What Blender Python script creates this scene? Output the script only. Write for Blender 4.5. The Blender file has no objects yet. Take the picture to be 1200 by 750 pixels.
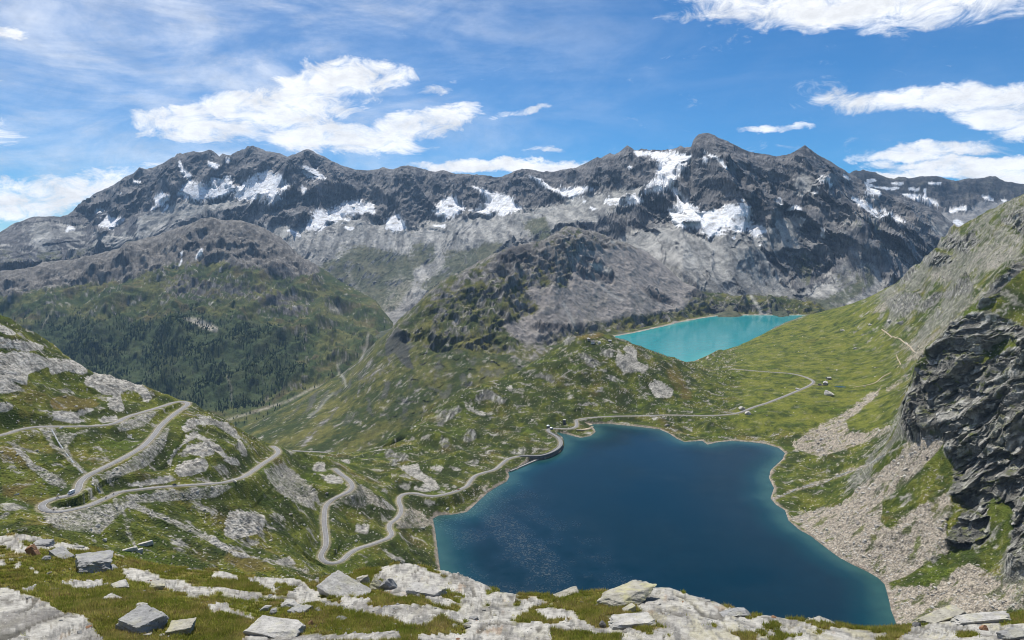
import bpy, math, random
import numpy as np
from mathutils import Vector, Matrix

R = math.radians
F = 850.0            # focal length in pixels of the 1200 px wide photograph
CX, V0 = 600.0, 280.0
H = 380.0            # eye height above the near lake
f32 = np.float32
random.seed(7)
rng = np.random.default_rng(11)

# ------------------------------------------------------------ camera, sun, sky
scn = bpy.context.scene
cam_d = bpy.data.cameras.new('camera')
cam = bpy.data.objects.new('camera', cam_d)
scn.collection.objects.link(cam)
cam_d.sensor_width = 36.0
cam_d.lens = 36.0 * F / 1200.0
cam_d.shift_y = -(375.0 - V0) / 1200.0
cam_d.clip_start = 0.5
cam_d.clip_end = 60000
cam.location = (0, 0, H)
cam.rotation_euler = (R(90), 0, 0)
scn.camera = cam

SUN_AZ, SUN_EL = -20.0, 60.0
sun_dir = Vector((math.sin(R(SUN_AZ)) * math.cos(R(SUN_EL)), math.cos(R(SUN_AZ)) * math.cos(R(SUN_EL)), math.sin(R(SUN_EL))))
sd = bpy.data.lights.new('sun', 'SUN')
sd.energy = 5.0
sd.angle = R(0.53)
sd.color = (1.0, 0.95, 0.87)
sun = bpy.data.objects.new('sun', sd)
scn.collection.objects.link(sun)
sun.rotation_euler = sun_dir.to_track_quat('Z', 'Y').to_euler()
sun.location = (0, 0, 900)

scn.view_settings.view_transform = 'Standard'
scn.view_settings.look = 'None'
scn.view_settings.gamma = 1
scn.view_settings.use_curve_mapping = False
scn.view_settings.exposure = 0.28
scn.render.engine = 'CYCLES'
cy = scn.cycles
cy.use_denoising = True
cy.denoiser = 'OPENIMAGEDENOISE'
cy.denoising_input_passes = 'RGB_ALBEDO_NORMAL'
cy.max_bounces = 6
cy.diffuse_bounces = 3
cy.glossy_bounces = 3
cy.transmission_bounces = 2
cy.volume_bounces = 0
cy.sample_clamp_indirect = 4
cy.use_fast_gi = False
cy.filter_width = 1.0

world = bpy.data.worlds.new('World')
scn.world = world
world.use_nodes = True

class NT:
    """small helper to write node graphs"""
    def __init__(s, tree):
        s.t = tree
    def n(s, typ, **kw):
        nd = s.t.nodes.new(typ)
        for k, v in kw.items():
            setattr(nd, k, v)
        return nd
    def l(s, a, b):
        s.t.links.new(a, b)
    def put(s, sock, val):
        if isinstance(val, bpy.types.NodeSocket):
            s.l(val, sock)
        else:
            sock.default_value = val
    def m(s, op, a, b=0.0, c=0.0, clamp=False):
        nd = s.n('ShaderNodeMath', operation=op)
        nd.use_clamp = clamp
        s.put(nd.inputs[0], a); s.put(nd.inputs[1], b)
        if op in ('MULTIPLY_ADD', 'COMPARE', 'SMOOTH_MIN', 'SMOOTH_MAX', 'WRAP'):
            s.put(nd.inputs[2], c)
        return nd.outputs[0]
    def ramp(s, v, a, b, o0=0.0, o1=1.0, smooth=True):
        nd = s.n('ShaderNodeMapRange')
        nd.interpolation_type = 'SMOOTHSTEP' if smooth else 'LINEAR'
        s.put(nd.inputs[0], v); s.put(nd.inputs[1], a); s.put(nd.inputs[2], b)
        s.put(nd.inputs[3], o0); s.put(nd.inputs[4], o1)
        return nd.outputs[0]
    def mixc(s, f, a, b, mode='MIX'):
        nd = s.n('ShaderNodeMix', data_type='RGBA', blend_type=mode)
        s.put(nd.inputs[0], f)
        s.put(nd.inputs[6], a if isinstance(a, bpy.types.NodeSocket) else (*a, 1)[:4])
        s.put(nd.inputs[7], b if isinstance(b, bpy.types.NodeSocket) else (*b, 1)[:4])
        return nd.outputs[2]
    def noise(s, vec, scale, detail=6, rough=0.55, dist=0.0, typ='FBM'):
        nd = s.n('ShaderNodeTexNoise')
        if vec is not None:
            s.l(vec, nd.inputs['Vector'])
        nd.inputs['Scale'].default_value = scale
        nd.inputs['Detail'].default_value = detail
        nd.inputs['Roughness'].default_value = rough
        nd.inputs['Distortion'].default_value = dist
        return nd.outputs[0]
    def xyz(s, x, y, z=0.0):
        nd = s.n('ShaderNodeCombineXYZ')
        s.put(nd.inputs[0], x); s.put(nd.inputs[1], y); s.put(nd.inputs[2], z)
        return nd.outputs[0]

def az_of(u): return math.atan((u - CX) / F)
def el_of(u, v): return math.atan((V0 - v) / F * math.cos(az_of(u)))

def build_sky():
    t = world.node_tree
    t.nodes.clear()
    g = NT(t)
    out = g.n('ShaderNodeOutputWorld')
    bg = g.n('ShaderNodeBackground')
    sky = g.n('ShaderNodeTexSky', sky_type='NISHITA')
    sky.sun_disc = False
    sky.sun_elevation = R(SUN_EL)
    sky.sun_rotation = R(SUN_AZ)
    sky.altitude = 2700
    sky.air_density = 1.0
    sky.dust_density = 0.15
    sky.ozone_density = 2.0
    tc = g.n('ShaderNodeTexCoord')
    sep = g.n('ShaderNodeSeparateXYZ')
    g.l(tc.outputs['Generated'], sep.inputs[0])
    X, Y, Z = sep.outputs
    az = g.m('ARCTAN2', X, Y)
    el = g.m('ARCSINE', Z)
    vec = g.xyz(az, el)
    # domain warp for soft cloud outlines
    wa = g.noise(g.xyz(g.m('MULTIPLY', az, 0.6), el), 12, 9, 0.66)
    wb = g.noise(g.xyz(g.m('ADD', g.m('MULTIPLY', az, 0.6), 7.3), el), 14, 9, 0.66)
    fine = g.noise(g.xyz(g.m('MULTIPLY', az, 0.5), el, 3.0), 38, 10, 0.68, 0.9)
    az2 = g.m('MULTIPLY_ADD', g.m('SUBTRACT', wa, 0.5), 0.075, az)
    el2 = g.m('MULTIPLY_ADD', g.m('SUBTRACT', wb, 0.5), 0.05, el)
    # (u, v, half width, half height, tilt deg, density)
    clouds = [
        (415, 88, 66, 20, 4, 1.0), (360, 104, 60, 20, 14, 1.0), (330, 125, 90, 22, 3, 1.0), (205, 133, 50, 13, 8, 1.0),
        (250, 150, 90, 18, 0, 0.95), (400, 164, 85, 18, 0, 1.0), (480, 150, 70, 16, 14, 1.0), (525, 138, 38, 12, 15, 0.95),
        (592, 194, 96, 7.5, 0, 1.15), (515, 106, 22, 7, 10, 0.55), (612, 130, 32, 5, 8, 0.6), (638, 176, 20, 3.5, 0, 0.6),
        (1010, -2, 190, 30, -3, 1.0), (1080, 22, 70, 14, 4, 0.7), (1140, 118, 160, 17, -3, 1.0), (1190, 142, 60, 18, -12, 1.0),
        (1075, 181, 62, 8.5, 3, 1.0), (1040, 194, 24, 4, 0, 0.8), (1165, 192, 110, 9, 0, 1.0), (1110, 205, 130, 7, 0, 0.95),
        (1270, 205, 130, 16, 0, 1.0),
        (908, 150, 38, 4, 1, 0.65), (12, 41, 24, 7, 4, 0.85), (2, 88, 14, 7, 0, 0.6), (60, 226, 95, 26, 8, 0.85), (10, 240, 70, 24, 0, 0.8),
        (120, 205, 60, 16, 10, 0.6), (205, 192, 60, 12, 10, 0.6), (-90, 150, 90, 40, 0, 0.8),
    ]
    tot = None
    for (u, v, ru, rv, rot, dens) in clouds:
        a0, e0 = az_of(u), el_of(u, v)
        sc = math.cos(az_of(u)) ** 1.5
        ra, re = ru / F * sc, rv / F * sc
        da = g.m('SUBTRACT', az2, a0); de = g.m('SUBTRACT', el2, e0)
        c, s_ = math.cos(R(rot)), math.sin(R(rot))
        p = g.m('ADD', g.m('MULTIPLY', da, c / ra), g.m('MULTIPLY', de, s_ / ra))
        q = g.m('ADD', g.m('MULTIPLY', da, -s_ / re), g.m('MULTIPLY', de, c / re))
        d = g.m('ADD', g.m('MULTIPLY', p, p), g.m('MULTIPLY', q, q))
        w = g.ramp(d, 0.0, 2.4, dens, 0.0)
        tot = w if tot is None else g.m('MAXIMUM', tot, w)
    body = g.m('ADD', tot, g.m('MULTIPLY', g.m('SUBTRACT', fine, 0.5), 2.3))
    thick = g.ramp(body, 0.16, 1.05)
    # high thin streaks, denser to the left
    ci = g.noise(g.xyz(g.m('MULTIPLY_ADD', el, 0.9, az), g.m('MULTIPLY_ADD', az, -0.5, g.m('MULTIPLY', el, 2.2))), 5.0, 9, 0.62, 1.2)
    ci2 = g.noise(g.xyz(g.m('MULTIPLY', az, 1.2), g.m('MULTIPLY', el, 5.0), 5.0), 3.2, 9, 0.66, 0.5)
    left = g.ramp(az, 0.30, -0.42, 0.10, 1.0)
    band = g.m('MULTIPLY', g.ramp(g.m('MULTIPLY_ADD', ci2, 0.6, g.m('MULTIPLY', ci, 0.5)), 0.42, 0.80), left)
    thin = g.m('MULTIPLY', band, 0.62)
    thin = g.m('ADD', thin, g.m('MULTIPLY', left, 0.12))
    cov = g.m('MAXIMUM', thick, thin, clamp=True)
    shade = g.ramp(g.noise(g.xyz(g.m('MULTIPLY', az, 0.5), el, 9.0), 30, 9, 0.68), 0.3, 0.65, 0.72, 1.0)
    cw = g.n('ShaderNodeVectorMath', operation='SCALE')
    cw.inputs[0].default_value = (16.2, 16.4, 16.8)
    g.l(shade, cw.inputs[3])
    tint = g.mixc(1.0, sky.outputs[0], (0.24, 0.92, 1.40), 'MULTIPLY')
    col = g.mixc(cov, tint, cw.outputs[0])
    g.l(col, bg.inputs[0])
    bg.inputs[1].default_value = 0.063
    g.l(bg.outputs[0], out.inputs[0])
build_sky()

# ------------------------------------------------------------ numpy noise
_perm = rng.permutation(4096).astype(np.int32)
_ga = rng.random(4096) * 2 * np.pi
_gx, _gy = np.cos(_ga).astype(f32), np.sin(_ga).astype(f32)
def perlin(x, y, seed=0):
    xi = np.floor(x); yi = np.floor(y)
    xf = (x - xi).astype(f32); yf = (y - yi).astype(f32)
    xi = xi.astype(np.int32) + seed * 131; yi = yi.astype(np.int32) + seed * 57
    u = xf * xf * xf * (xf * (xf * 6 - 15) + 10)
    v = yf * yf * yf * (yf * (yf * 6 - 15) + 10)
    p0 = _perm[xi & 4095]; p1 = _perm[(xi + 1) & 4095]
    def g(p, j, dx, dy):
        k = _perm[(p + j) & 4095]
        return _gx[k] * dx + _gy[k] * dy
    a = g(p0, yi, xf, yf); b = g(p1, yi, xf - 1, yf)
    c = g(p0, yi + 1, xf, yf - 1); d = g(p1, yi + 1, xf - 1, yf - 1)
    return ((a + u * (b - a)) * (1 - v) + (c + u * (d - c)) * v) * 1.5
def fbm(x, y, octv=5, gain=0.5, lac=2.03, seed=0):
    s = np.zeros(x.shape, f32); a = 1.0; n = 0.0
    for i in range(octv):
        s += a * perlin(x, y, seed + i); n += a
        x = x * lac + 13.7; y = y * lac + 7.1; a *= gain
    return s / n * 1.35
def ridged(x, y, octv=6, gain=0.55, lac=2.1, seed=0):
    s = np.zeros(x.shape, f32); a = 1.0; n = 0.0; w = 1.0
    for i in range(octv):
        r = 1 - np.abs(perlin(x, y, seed + i)) * 1.6
        r = np.clip(r, 0, 1) ** 2
        s += a * r * w; n += a
        w = np.clip(r * 1.6, 0.15, 1)
        x = x * lac + 3.3; y = y * lac + 17.9; a *= gain
    return s / n
def facets(x, y, seed=0, tilt=1.0):
    """broken rock faces: every cell is its own tilted plane"""
    xi = np.floor(x).astype(np.int32); yi = np.floor(y).astype(np.int32)
    best = np.full(x.shape, 9.0, f32); out = np.zeros(x.shape, f32)
    for dx in (-1, 0, 1):
        for dy in (-1, 0, 1):
            k = _perm[(_perm[(xi + dx + seed * 17) & 4095] + yi + dy + seed * 71) & 4095]
            k2 = _perm[(k + 777) & 4095]; k3 = _perm[(k + 1999) & 4095]
            px = (xi + dx + .15 + .7 * (k / 4096.0)).astype(f32) - x; py = (yi + dy + .15 + .7 * (k2 / 4096.0)).astype(f32) - y
            d = px * px + py * py
            v = (k3 / 4096.0 - .5) + tilt * (px * _gx[k] + py * _gy[k])
            m = d < best
            best = np.where(m, d, best); out = np.where(m, v, out).astype(f32)
    return out
def sstep(a, b, x):
    t = np.clip((x - a) / (b - a), 0, 1)
    return t * t * (3 - 2 * t)
def lerp(a, b, t): return a + (b - a) * t

# ------------------------------------------------------------ surface-kind maps (u, v) -> coverage, sampled onto terrain once at build
CW0, CV0, CWN, CVN = -160, 60, 1520, 800
class Cover:
    def __init__(s): s.a = np.zeros((CVN, CWN), f32)
    def poly(s, pts, val=1.0):
        P = np.array(pts, float)
        x0 = int(max(0, math.floor(P[:, 0].min()) - CW0 - 1)); x1 = int(min(CWN, math.ceil(P[:, 0].max()) - CW0 + 2))
        y0 = int(max(0, math.floor(P[:, 1].min()) - CV0 - 1)); y1 = int(min(CVN, math.ceil(P[:, 1].max()) - CV0 + 2))
        if x1 <= x0 or y1 <= y0: return s
        gx, gy = np.meshgrid(np.arange(x0, x1) + CW0 + .01, np.arange(y0, y1) + CV0 + .013)
        s.a[y0:y1, x0:x1] = np.where(inside(gx, gy, P), val, s.a[y0:y1, x0:x1])
        return s
    def line(s, pts, w, val=1.0):
        P = np.array(pts, float)
        for (ax, ay), (bx, by) in zip(P[:-1], P[1:]):
            x0 = int(max(0, min(ax, bx) - CW0 - w - 2)); x1 = int(min(CWN, max(ax, bx) - CW0 + w + 3))
            y0 = int(max(0, min(ay, by) - CV0 - w - 2)); y1 = int(min(CVN, max(ay, by) - CV0 + w + 3))
            if x1 <= x0 or y1 <= y0: continue
            gx, gy = np.meshgrid(np.arange(x0, x1) + CW0, np.arange(y0, y1) + CV0)
            d = segdist(gx, gy, ax, ay, bx, by)
            s.a[y0:y1, x0:x1] = np.maximum(s.a[y0:y1, x0:x1], val * np.clip(w / 2 + .5 - d, 0, 1))
        return s
    def blur(s, r):
        k = np.exp(-0.5 * (np.arange(-int(3 * r) - 1, int(3 * r) + 2) / r) ** 2); k /= k.sum()
        h = len(k) // 2
        p = np.pad(s.a, ((h, h), (0, 0)), 'edge'); o = np.zeros_like(s.a)
        for i, w in enumerate(k): o += f32(w) * p[i:i + CVN]
        p = np.pad(o, ((0, 0), (h, h)), 'edge'); o = np.zeros_like(s.a)
        for i, w in enumerate(k): o += f32(w) * p[:, i:i + CWN]
        s.a = o
        return s
    def at(s, u, v):
        x = np.clip(u - CW0, 0, CWN - 1.01); y = np.clip(v - CV0, 0, CVN - 1.01)
        xi = x.astype(np.int32); yi = y.astype(np.int32); fx = (x - xi).astype(f32); fy = (y - yi).astype(f32)
        a = s.a
        return (a[yi, xi] * (1 - fx) + a[yi, xi + 1] * fx) * (1 - fy) + (a[yi + 1, xi] * (1 - fx) + a[yi + 1, xi + 1] * fx) * fy
def inside(x, y, P):
    c = np.zeros(x.shape, bool)
    n = len(P)
    for i in range(n):
        x1, y1 = P[i]; x2, y2 = P[(i + 1) % n]
        if y1 == y2: continue
        c ^= ((y1 > y) != (y2 > y)) & (x < (x2 - x1) * (y - y1) / (y2 - y1) + x1)
    return c
def segdist(x, y, ax, ay, bx, by):
    dx, dy = bx - ax, by - ay
    t = np.clip(((x - ax) * dx + (y - ay) * dy) / (dx * dx + dy * dy + 1e-9), 0, 1)
    return np.hypot(x - ax - t * dx, y - ay - t * dy)
def sdf(x, y, P):
    """signed distance to a closed outline, positive outside; far points get a rough value"""
    out = np.full(x.shape, 1e4, f32)
    m = (x > P[:, 0].min() - 130) & (x < P[:, 0].max() + 130) & (y > P[:, 1].min() - 130) & (y < P[:, 1].max() + 130)
    xx, yy = x[m], y[m]
    d = np.full(xx.shape, 1e4)
    n = len(P)
    for i in range(n):
        a, b = P[i], P[(i + 1) % n]
        d = np.minimum(d, segdist(xx, yy, a[0], a[1], b[0], b[1]))
    d = np.where(inside(xx, yy, P), -d, d)
    out[m] = d
    return out
def zoomed(ox, oy, k, polys):
    return [[(ox + x / k, oy + y / k) for x, y in p] for p in polys]

# ------------------------------------------------------------ meshes
def pix(u, v, alt):
    """point seen at (u, v) lying at altitude alt (the near lake is 0)"""
    Yd = (H - alt) * F / (v - V0)
    return ((u - CX) / F * Yd, Yd, alt)
def pixY(u, v, Yd):
    return ((u - CX) / F * Yd, Yd, H - (v - V0) / F * Yd)

def link_mesh(name, verts, faces, mats=(), parent=None, smooth=True, matidx=None, col=None):
    me = bpy.data.meshes.new(name)
    verts = np.asarray(verts, f32).reshape(-1, 3)
    faces = [np.asarray(fc, np.int32) for fc in (faces if isinstance(faces, list) else [faces]) if len(fc)]
    me.vertices.add(len(verts)); me.vertices.foreach_set('co', verts.ravel())
    nl = sum(fc.size for fc in faces); nf = sum(len(fc) for fc in faces)
    me.loops.add(nl); me.polygons.add(nf)
    me.loops.foreach_set('vertex_index', np.concatenate([fc.ravel() for fc in faces]))
    sizes = np.concatenate([np.full(len(fc), fc.shape[1], np.int32) for fc in faces])
    me.polygons.foreach_set('loop_start', np.concatenate([[0], np.cumsum(sizes)[:-1]]).astype(np.int32))
    if matidx is not None: me.polygons.foreach_set('material_index', np.asarray(matidx, np.int32))
    me.update(calc_edges=True)
    me.polygons.foreach_set('use_smooth', np.full(nf, smooth, bool))
    for m in mats: me.materials.append(m)
    if col is not None:
        at = me.color_attributes.new('surface', 'FLOAT_COLOR', 'POINT')
        c4 = np.ones((len(verts), 4), f32); c4[:, :3] = col.reshape(-1, 3)
        at.data.foreach_set('color', c4.ravel())
    o = bpy.data.objects.new(name, me)
    scn.collection.objects.link(o)
    o.parent = parent
    return o
def grid_faces(nr, nc, keep=None):
    i = np.arange(nr * nc, dtype=np.int32).reshape(nr, nc)
    q = np.stack([i[:-1, :-1], i[:-1, 1:], i[1:, 1:], i[1:, :-1]], -1).reshape(-1, 4)
    if keep is not None:
        k = keep[:-1, :-1] | keep[:-1, 1:] | keep[1:, 1:] | keep[1:, :-1]
        q = q[k.ravel()]
    return q
def tag(o, label=None, category=None, group=None, kind=None):
    if label: o['label'] = label
    if category: o['category'] = category
    if group: o['group'] = group
    if kind: o['kind'] = kind
    return o

def adaptive_rows(us, Yf, Zf, n, hid=0.06, smooth=9, lw=40):
    """Yf, Zf: (m, nu) fine profiles per column -> (n, nu) depths, spread evenly over what a viewer sees"""
    vf = V0 + (H - Zf) * F / Yf
    run = np.minimum.accumulate(vf, 0)
    dv = np.abs(np.diff(vf, axis=0))
    vis = vf[1:] <= run[:-1] + 1.5
    w = np.where(vis, dv, dv * hid) + lw * np.diff(np.log(Yf), axis=0)
    k = np.ones(smooth) / smooth
    w = np.apply_along_axis(lambda r: np.convolve(np.pad(r, smooth // 2, 'edge'), k, 'valid'), 1, w)
    s = np.concatenate([np.zeros((1, len(us))), np.cumsum(w, 0)], 0)
    t = np.linspace(0, 1, n)
    Yo = np.empty((n, len(us))); Zo = np.empty((n, len(us)))
    for j in range(len(us)):
        Yo[:, j] = np.interp(t * s[-1, j], s[:, j], Yf[:, j])
        Zo[:, j] = np.interp(Yo[:, j], Yf[:, j], Zf[:, j])
    return Yo, Zo

def loft(us, rows, m=60, gap=25):
    """rows: from near to far, each a list of (u, v, Y); smooth monotone profile through them in every column"""
    K = len(rows)
    V = np.array([np.interp(us, [p[0] for p in r], [p[1] for p in r]) for r in rows])
    Yk = np.array([np.interp(us, [p[0] for p in r], [p[2] for p in r]) for r in rows])
    for k in range(1, K): Yk[k] = np.maximum(Yk[k], Yk[k - 1] + gap)
    Zk = H - (V - V0) / F * Yk
    h = np.diff(Yk, axis=0); d = np.diff(Zk, axis=0) / h
    mk = np.zeros_like(Zk)
    mk[0] = d[0]; mk[-1] = d[-1]
    for k in range(1, K - 1):
        same = d[k - 1] * d[k] > 0
        w1 = 2 * h[k] + h[k - 1]; w2 = h[k] + 2 * h[k - 1]
        with np.errstate(divide='ignore', invalid='ignore'):
            hm = (w1 + w2) / (w1 / d[k - 1] + w2 / d[k])
        mk[k] = np.where(same, hm, 0)
    Ys, Zs = [], []
    for k in range(K - 1):
        t = np.linspace(0, 1, m, endpoint=(k == K - 2))[:, None]
        Ys.append(Yk[k] + t * h[k])
        Zs.append((2*t**3-3*t**2+1)*Zk[k] + (t**3-2*t**2+t)*h[k]*mk[k] + (-2*t**3+3*t**2)*Zk[k+1] + (t**3-t**2)*h[k]*mk[k+1])
    return np.concatenate(Ys), np.concatenate(Zs)

def terrain_mat(name, scale, bump, rough=0.95, var=0.35, boulder=0.0, bscale=1.0):
    """one ground material: the surface kinds come per vertex, fine grain and relief from noise"""
    m = bpy.data.materials.new(name)
    m.use_nodes = True
    g = NT(m.node_tree)
    b = m.node_tree.nodes['Principled BSDF']
    b.inputs['Roughness'].default_value = rough
    b.inputs['Specular IOR Level'].default_value = 0.15
    at = g.n('ShaderNodeAttribute', attribute_name='surface')
    tc = g.n('ShaderNodeTexCoord')
    v = tc.outputs['Object']
    n1 = g.noise(v, scale, 8, 0.68)
    n2 = g.noise(v, scale * 7, 5, 0.7)
    k = g.m('ADD', g.m('MULTIPLY', g.ramp(n1, 0.3, 0.7), 0.6), g.m('MULTIPLY', g.ramp(n2, 0.3, 0.7), 0.4))
    k = g.ramp(k, 0, 1, 1 - var, 1 + var, smooth=False)
    hgt = g.m('ADD', n1, g.m('MULTIPLY', n2, 0.3))
    if boulder:
        vo = g.n('ShaderNodeTexVoronoi')
        g.l(v, vo.inputs['Vector']); vo.inputs['Scale'].default_value = bscale
        e = g.ramp(vo.outputs['Distance'], 0.05, 0.75, 1.0, 0.0)
        hgt = g.m('ADD', hgt, g.m('MULTIPLY', e, boulder))
    vm = g.n('ShaderNodeVectorMath', operation='SCALE')
    g.l(at.outputs['Color'], vm.inputs[0]); g.l(k, vm.inputs[3])
    g.l(vm.outputs[0], b.inputs['Base Color'])
    bp = g.n('ShaderNodeBump')
    bp.inputs['Strength'].default_value = 1.0
    bp.inputs['Distance'].default_value = bump
    g.l(hgt, bp.inputs['Height'])
    g.l(bp.outputs[0], b.inputs['Normal'])
    return m
def simple_mat(name, col, rough=0.8, nscale=0.0, var=0.25, bump=0.0, metal=0.0, spec=0.3):
    m = bpy.data.materials.new(name); m.use_nodes = True
    g = NT(m.node_tree); b = m.node_tree.nodes['Principled BSDF']
    b.inputs['Roughness'].default_value = rough; b.inputs['Metallic'].default_value = metal
    b.inputs['Specular IOR Level'].default_value = spec
    b.inputs['Base Color'].default_value = (*col, 1)
    if nscale:
        tc = g.n('ShaderNodeTexCoord')
        n = g.noise(tc.outputs['Object'], nscale, 8, 0.65)
        k = g.ramp(n, 0.3, 0.7, 1 - var, 1 + var)
        vm = g.n('ShaderNodeVectorMath', operation='SCALE'); vm.inputs[0].default_value = col
        g.l(k, vm.inputs[3]); g.l(vm.outputs[0], b.inputs['Base Color'])
        if bump:
            bp = g.n('ShaderNodeBump'); bp.inputs['Strength'].default_value = 1; bp.inputs['Distance'].default_value = bump
            g.l(n, bp.inputs['Height']); g.l(bp.outputs[0], b.inputs['Normal'])
    return m
def C(*a): return np.array(a, f32)
def mixcol(col, c2, m):
    return col + (c2 - col) * m[..., None]
# ------------------------------------------------------------ far massif
Z4 = lambda p: zoomed(0, 150, 3, p)
Z5 = lambda p: zoomed(400, 150, 3, p)
Z6 = lambda p: zoomed(800, 150, 3, p)
snow_far = Cover()
for p in Z4([
    [(630,110),(650,150),(680,170),(660,180),(640,160),(628,130)], [(730,115),(775,130),(760,145),(730,130)], [(795,105),(810,110),(805,125),(795,122)],
    [(615,240),(650,200),(690,190),(700,210),(755,205),(800,165),(815,170),(790,205),(825,200),(825,215),(760,240),(680,250),(640,235)],
    [(820,245),(860,200),(880,178),(940,155),(990,175),(1018,195),(990,230),(950,262),(930,240),(880,248)],
    [(1060,135),(1085,135),(1155,180),(1110,178),(1070,165)], [(1062,200),(1080,215),(1080,230),(1060,230)],
    [(520,300),(590,255),(600,245),(570,225),(540,245),(550,268)], [(560,312),(600,255),(590,280)],
    [(345,345),(380,305),(400,320),(445,320),(400,350)], [(325,300),(350,280),(375,290),(345,300)], [(230,365),(240,340),(270,355)],
    [(1070,355),(1095,325),(1110,290),(1130,290),(1150,300),(1200,275),(1200,320),(1150,330),(1140,350),(1100,360)],
    [(1005,360),(1020,355),(1065,380),(1040,380)], [(455,180),(505,190),(480,195)], [(740,180),(755,172),(760,195),(740,198)],
    [(415,222),(430,228),(425,236)],[(985,195),(1010,210),(960,270),(940,272)]]): snow_far.poly(p)
for p in Z5([
    [(0,262),(60,260),(115,270),(120,305),(90,295),(0,295)], [(155,355),(160,320),(200,305),(235,350),(200,362)],
    [(310,285),(330,290),(360,250),(400,245),(420,275),(440,280),(400,300),(375,320),(360,300),(340,310)],
    [(440,195),(500,215),(540,235),(590,240),(610,270),(640,285),(600,290),(560,310),(540,290),(500,300),(440,290),(500,275),(530,250),(470,210)],
    [(650,165),(700,180),(740,210),(790,215),(870,205),(890,215),(800,245),(775,240),(770,230),(720,210)],
    [(1025,80),(1110,85),(1200,95),(1200,130),(1160,200),(1110,225),(1060,225),(1075,200),(1120,180),(1110,150),(1150,130),(1080,95),(1040,100)],
    [(1145,280),(1200,290),(1200,350),(1165,330)], [(930,250),(1000,245),(980,270),(920,265)], [(1000,240),(1030,235),(1070,262),(1010,268)],
    [(845,255),(860,255),(855,268)], [(870,275),(905,285),(880,290)], [(0,345),(50,350),(30,362)], [(0,318),(40,322),(20,330)],
    [(300,340),(370,340),(365,352)], [(1000,140),(1025,130),(1020,145)]]): snow_far.poly(p)
for p in Z6([
    [(-20,94),(35,98),(0,145),(-20,150)], [(0,245),(60,300),(180,280),(215,270),(240,275),(235,330),(210,360),(150,350),(90,390),(60,340),(0,345)],
    [(230,360),(265,345),(290,350),(300,365),(250,380)], [(465,180),(490,165),(520,175),(515,190),(490,192)], [(325,255),(345,245),(355,272),(340,270)],
    [(355,290),(400,270),(390,290)], [(485,350),(500,350),(500,390),(490,385)], [(590,240),(640,255),(660,275),(700,310),(720,325),(690,318),(640,285),(600,255)],
    [(690,285),(720,295),(760,315),(790,335),(760,330),(700,300)], [(550,150),(590,180),(580,182)], [(450,222),(480,225),(475,235)],
    [(465,205),(495,208),(480,215)], [(310,500),(350,545),(365,553),(330,525)], [(170,385),(190,375),(180,395)], [(205,248),(222,250),(208,262)],
    [(72,100),(90,105),(85,130),(72,125)], [(515,190),(530,195),(520,205)], [(640,180),(650,230),(700,240),(690,215)],[(395,270),(430,290),(400,290)],
    [(265,405),(278,408),(270,418)], [(410,315),(440,322),(425,328)]]): snow_far.poly(p)
snow_far.line([(825,178),(838,184),(846,190),(852,198)], 2.0)
snow_far.line([(790,222),(800,236),(806,246)], 5)
snow_halo = Cover(); snow_halo.a = snow_far.a.copy(); snow_halo.blur(7)
snow_far.blur(0.9)

scree_far = Cover()
for p in Z6([
    [(-60,350),(100,392),(140,360),(210,365),(250,380),(262,400),(300,480),(370,550),(420,600),(-60,640)],
    [(600,450),(640,440),(670,455),(700,520),(740,560),(700,600),(560,660),(450,640),(400,570),(440,560),(540,500)],
    [(380,190),(430,160),(480,205),(450,250),(400,240)], [(240,385),(330,330),(400,300),(450,330),(400,390),(420,450),(290,440)],
    [(540,300),(640,300),(700,330),(640,340),(560,345)], [(870,340),(920,290),(945,330),(925,385),(880,380)]]): scree_far.poly(p)
for p in Z5([
    [(-30,300),(140,330),(250,350),(310,320),(640,290),(760,265),(860,250),(1000,270),(900,330),(800,350),(650,380),(480,480),(300,580),(100,660),(-30,600)],
    [(1000,360),(1200,350),(1200,700),(900,560),(950,420)], [(780,250),(1060,200),(1050,280),(900,300)]]): scree_far.poly(p)
for p in Z4([
    [(290,420),(540,290),(620,255),(830,250),(930,270),(700,300),(560,370),(420,425)], [(900,330),(1200,365),(1200,560),(1000,460),(940,380)],
    [(-100,370),(150,330),(330,350),(350,400),(200,460),(-100,480)]]): scree_far.poly(p)
scree_far.blur(2.2)
green_far = Cover()
for p in Z5([[(-60,460),(60,420),(230,440),(260,540),(200,640),(-60,700)], [(380,440),(560,400),(600,430),(480,480),(330,600),(280,560)], [(640,320),(720,310),(740,380),(680,400)],
             [(250,420),(330,400),(330,470),(250,500)]]): green_far.poly(p, 0.8)
for p in Z6([[(0,540),(180,600),(520,590),(560,640),(400,720),(0,720)], [(380,430),(450,450),(500,480),(440,560),(380,470)], [(640,450),(680,540),(520,650),(460,640)],
             [(600,335),(680,330),(700,360),(640,380)]]): green_far.poly(p, 0.75)
for p in Z4([[(-200,415),(250,430),(360,400),(380,420),(250,470),(-200,520)], [(1000,420),(1200,520),(1200,660),(1050,560)]]): green_far.poly(p, 0.6)
green_far.poly([(400,410),(450,385),(480,380),(450,400),(400,450),(330,500),(260,520),(250,490),(350,450)], 0.9)
green_far.poly([(250,520),(350,440),(470,380),(600,600),(250,600)], 0.85)
green_far.blur(3)
pale_valley = Cover()
pale_valley.poly([(470,320),(500,340),(470,365),(452,385),(440,392),(436,380),(452,352),(455,330)], 0.6)
pale_valley.line([(407,315),(412,328),(430,350),(440,365)], 4, 0.7)
pale_valley.line([(425,352),(460,372)], 3, 0.5)
pale_valley.line([(250,497),(300,482),(338,470),(366,455),(392,447),(398,438),(395,428),(408,418),(425,412)], 3, 0.8)
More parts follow.
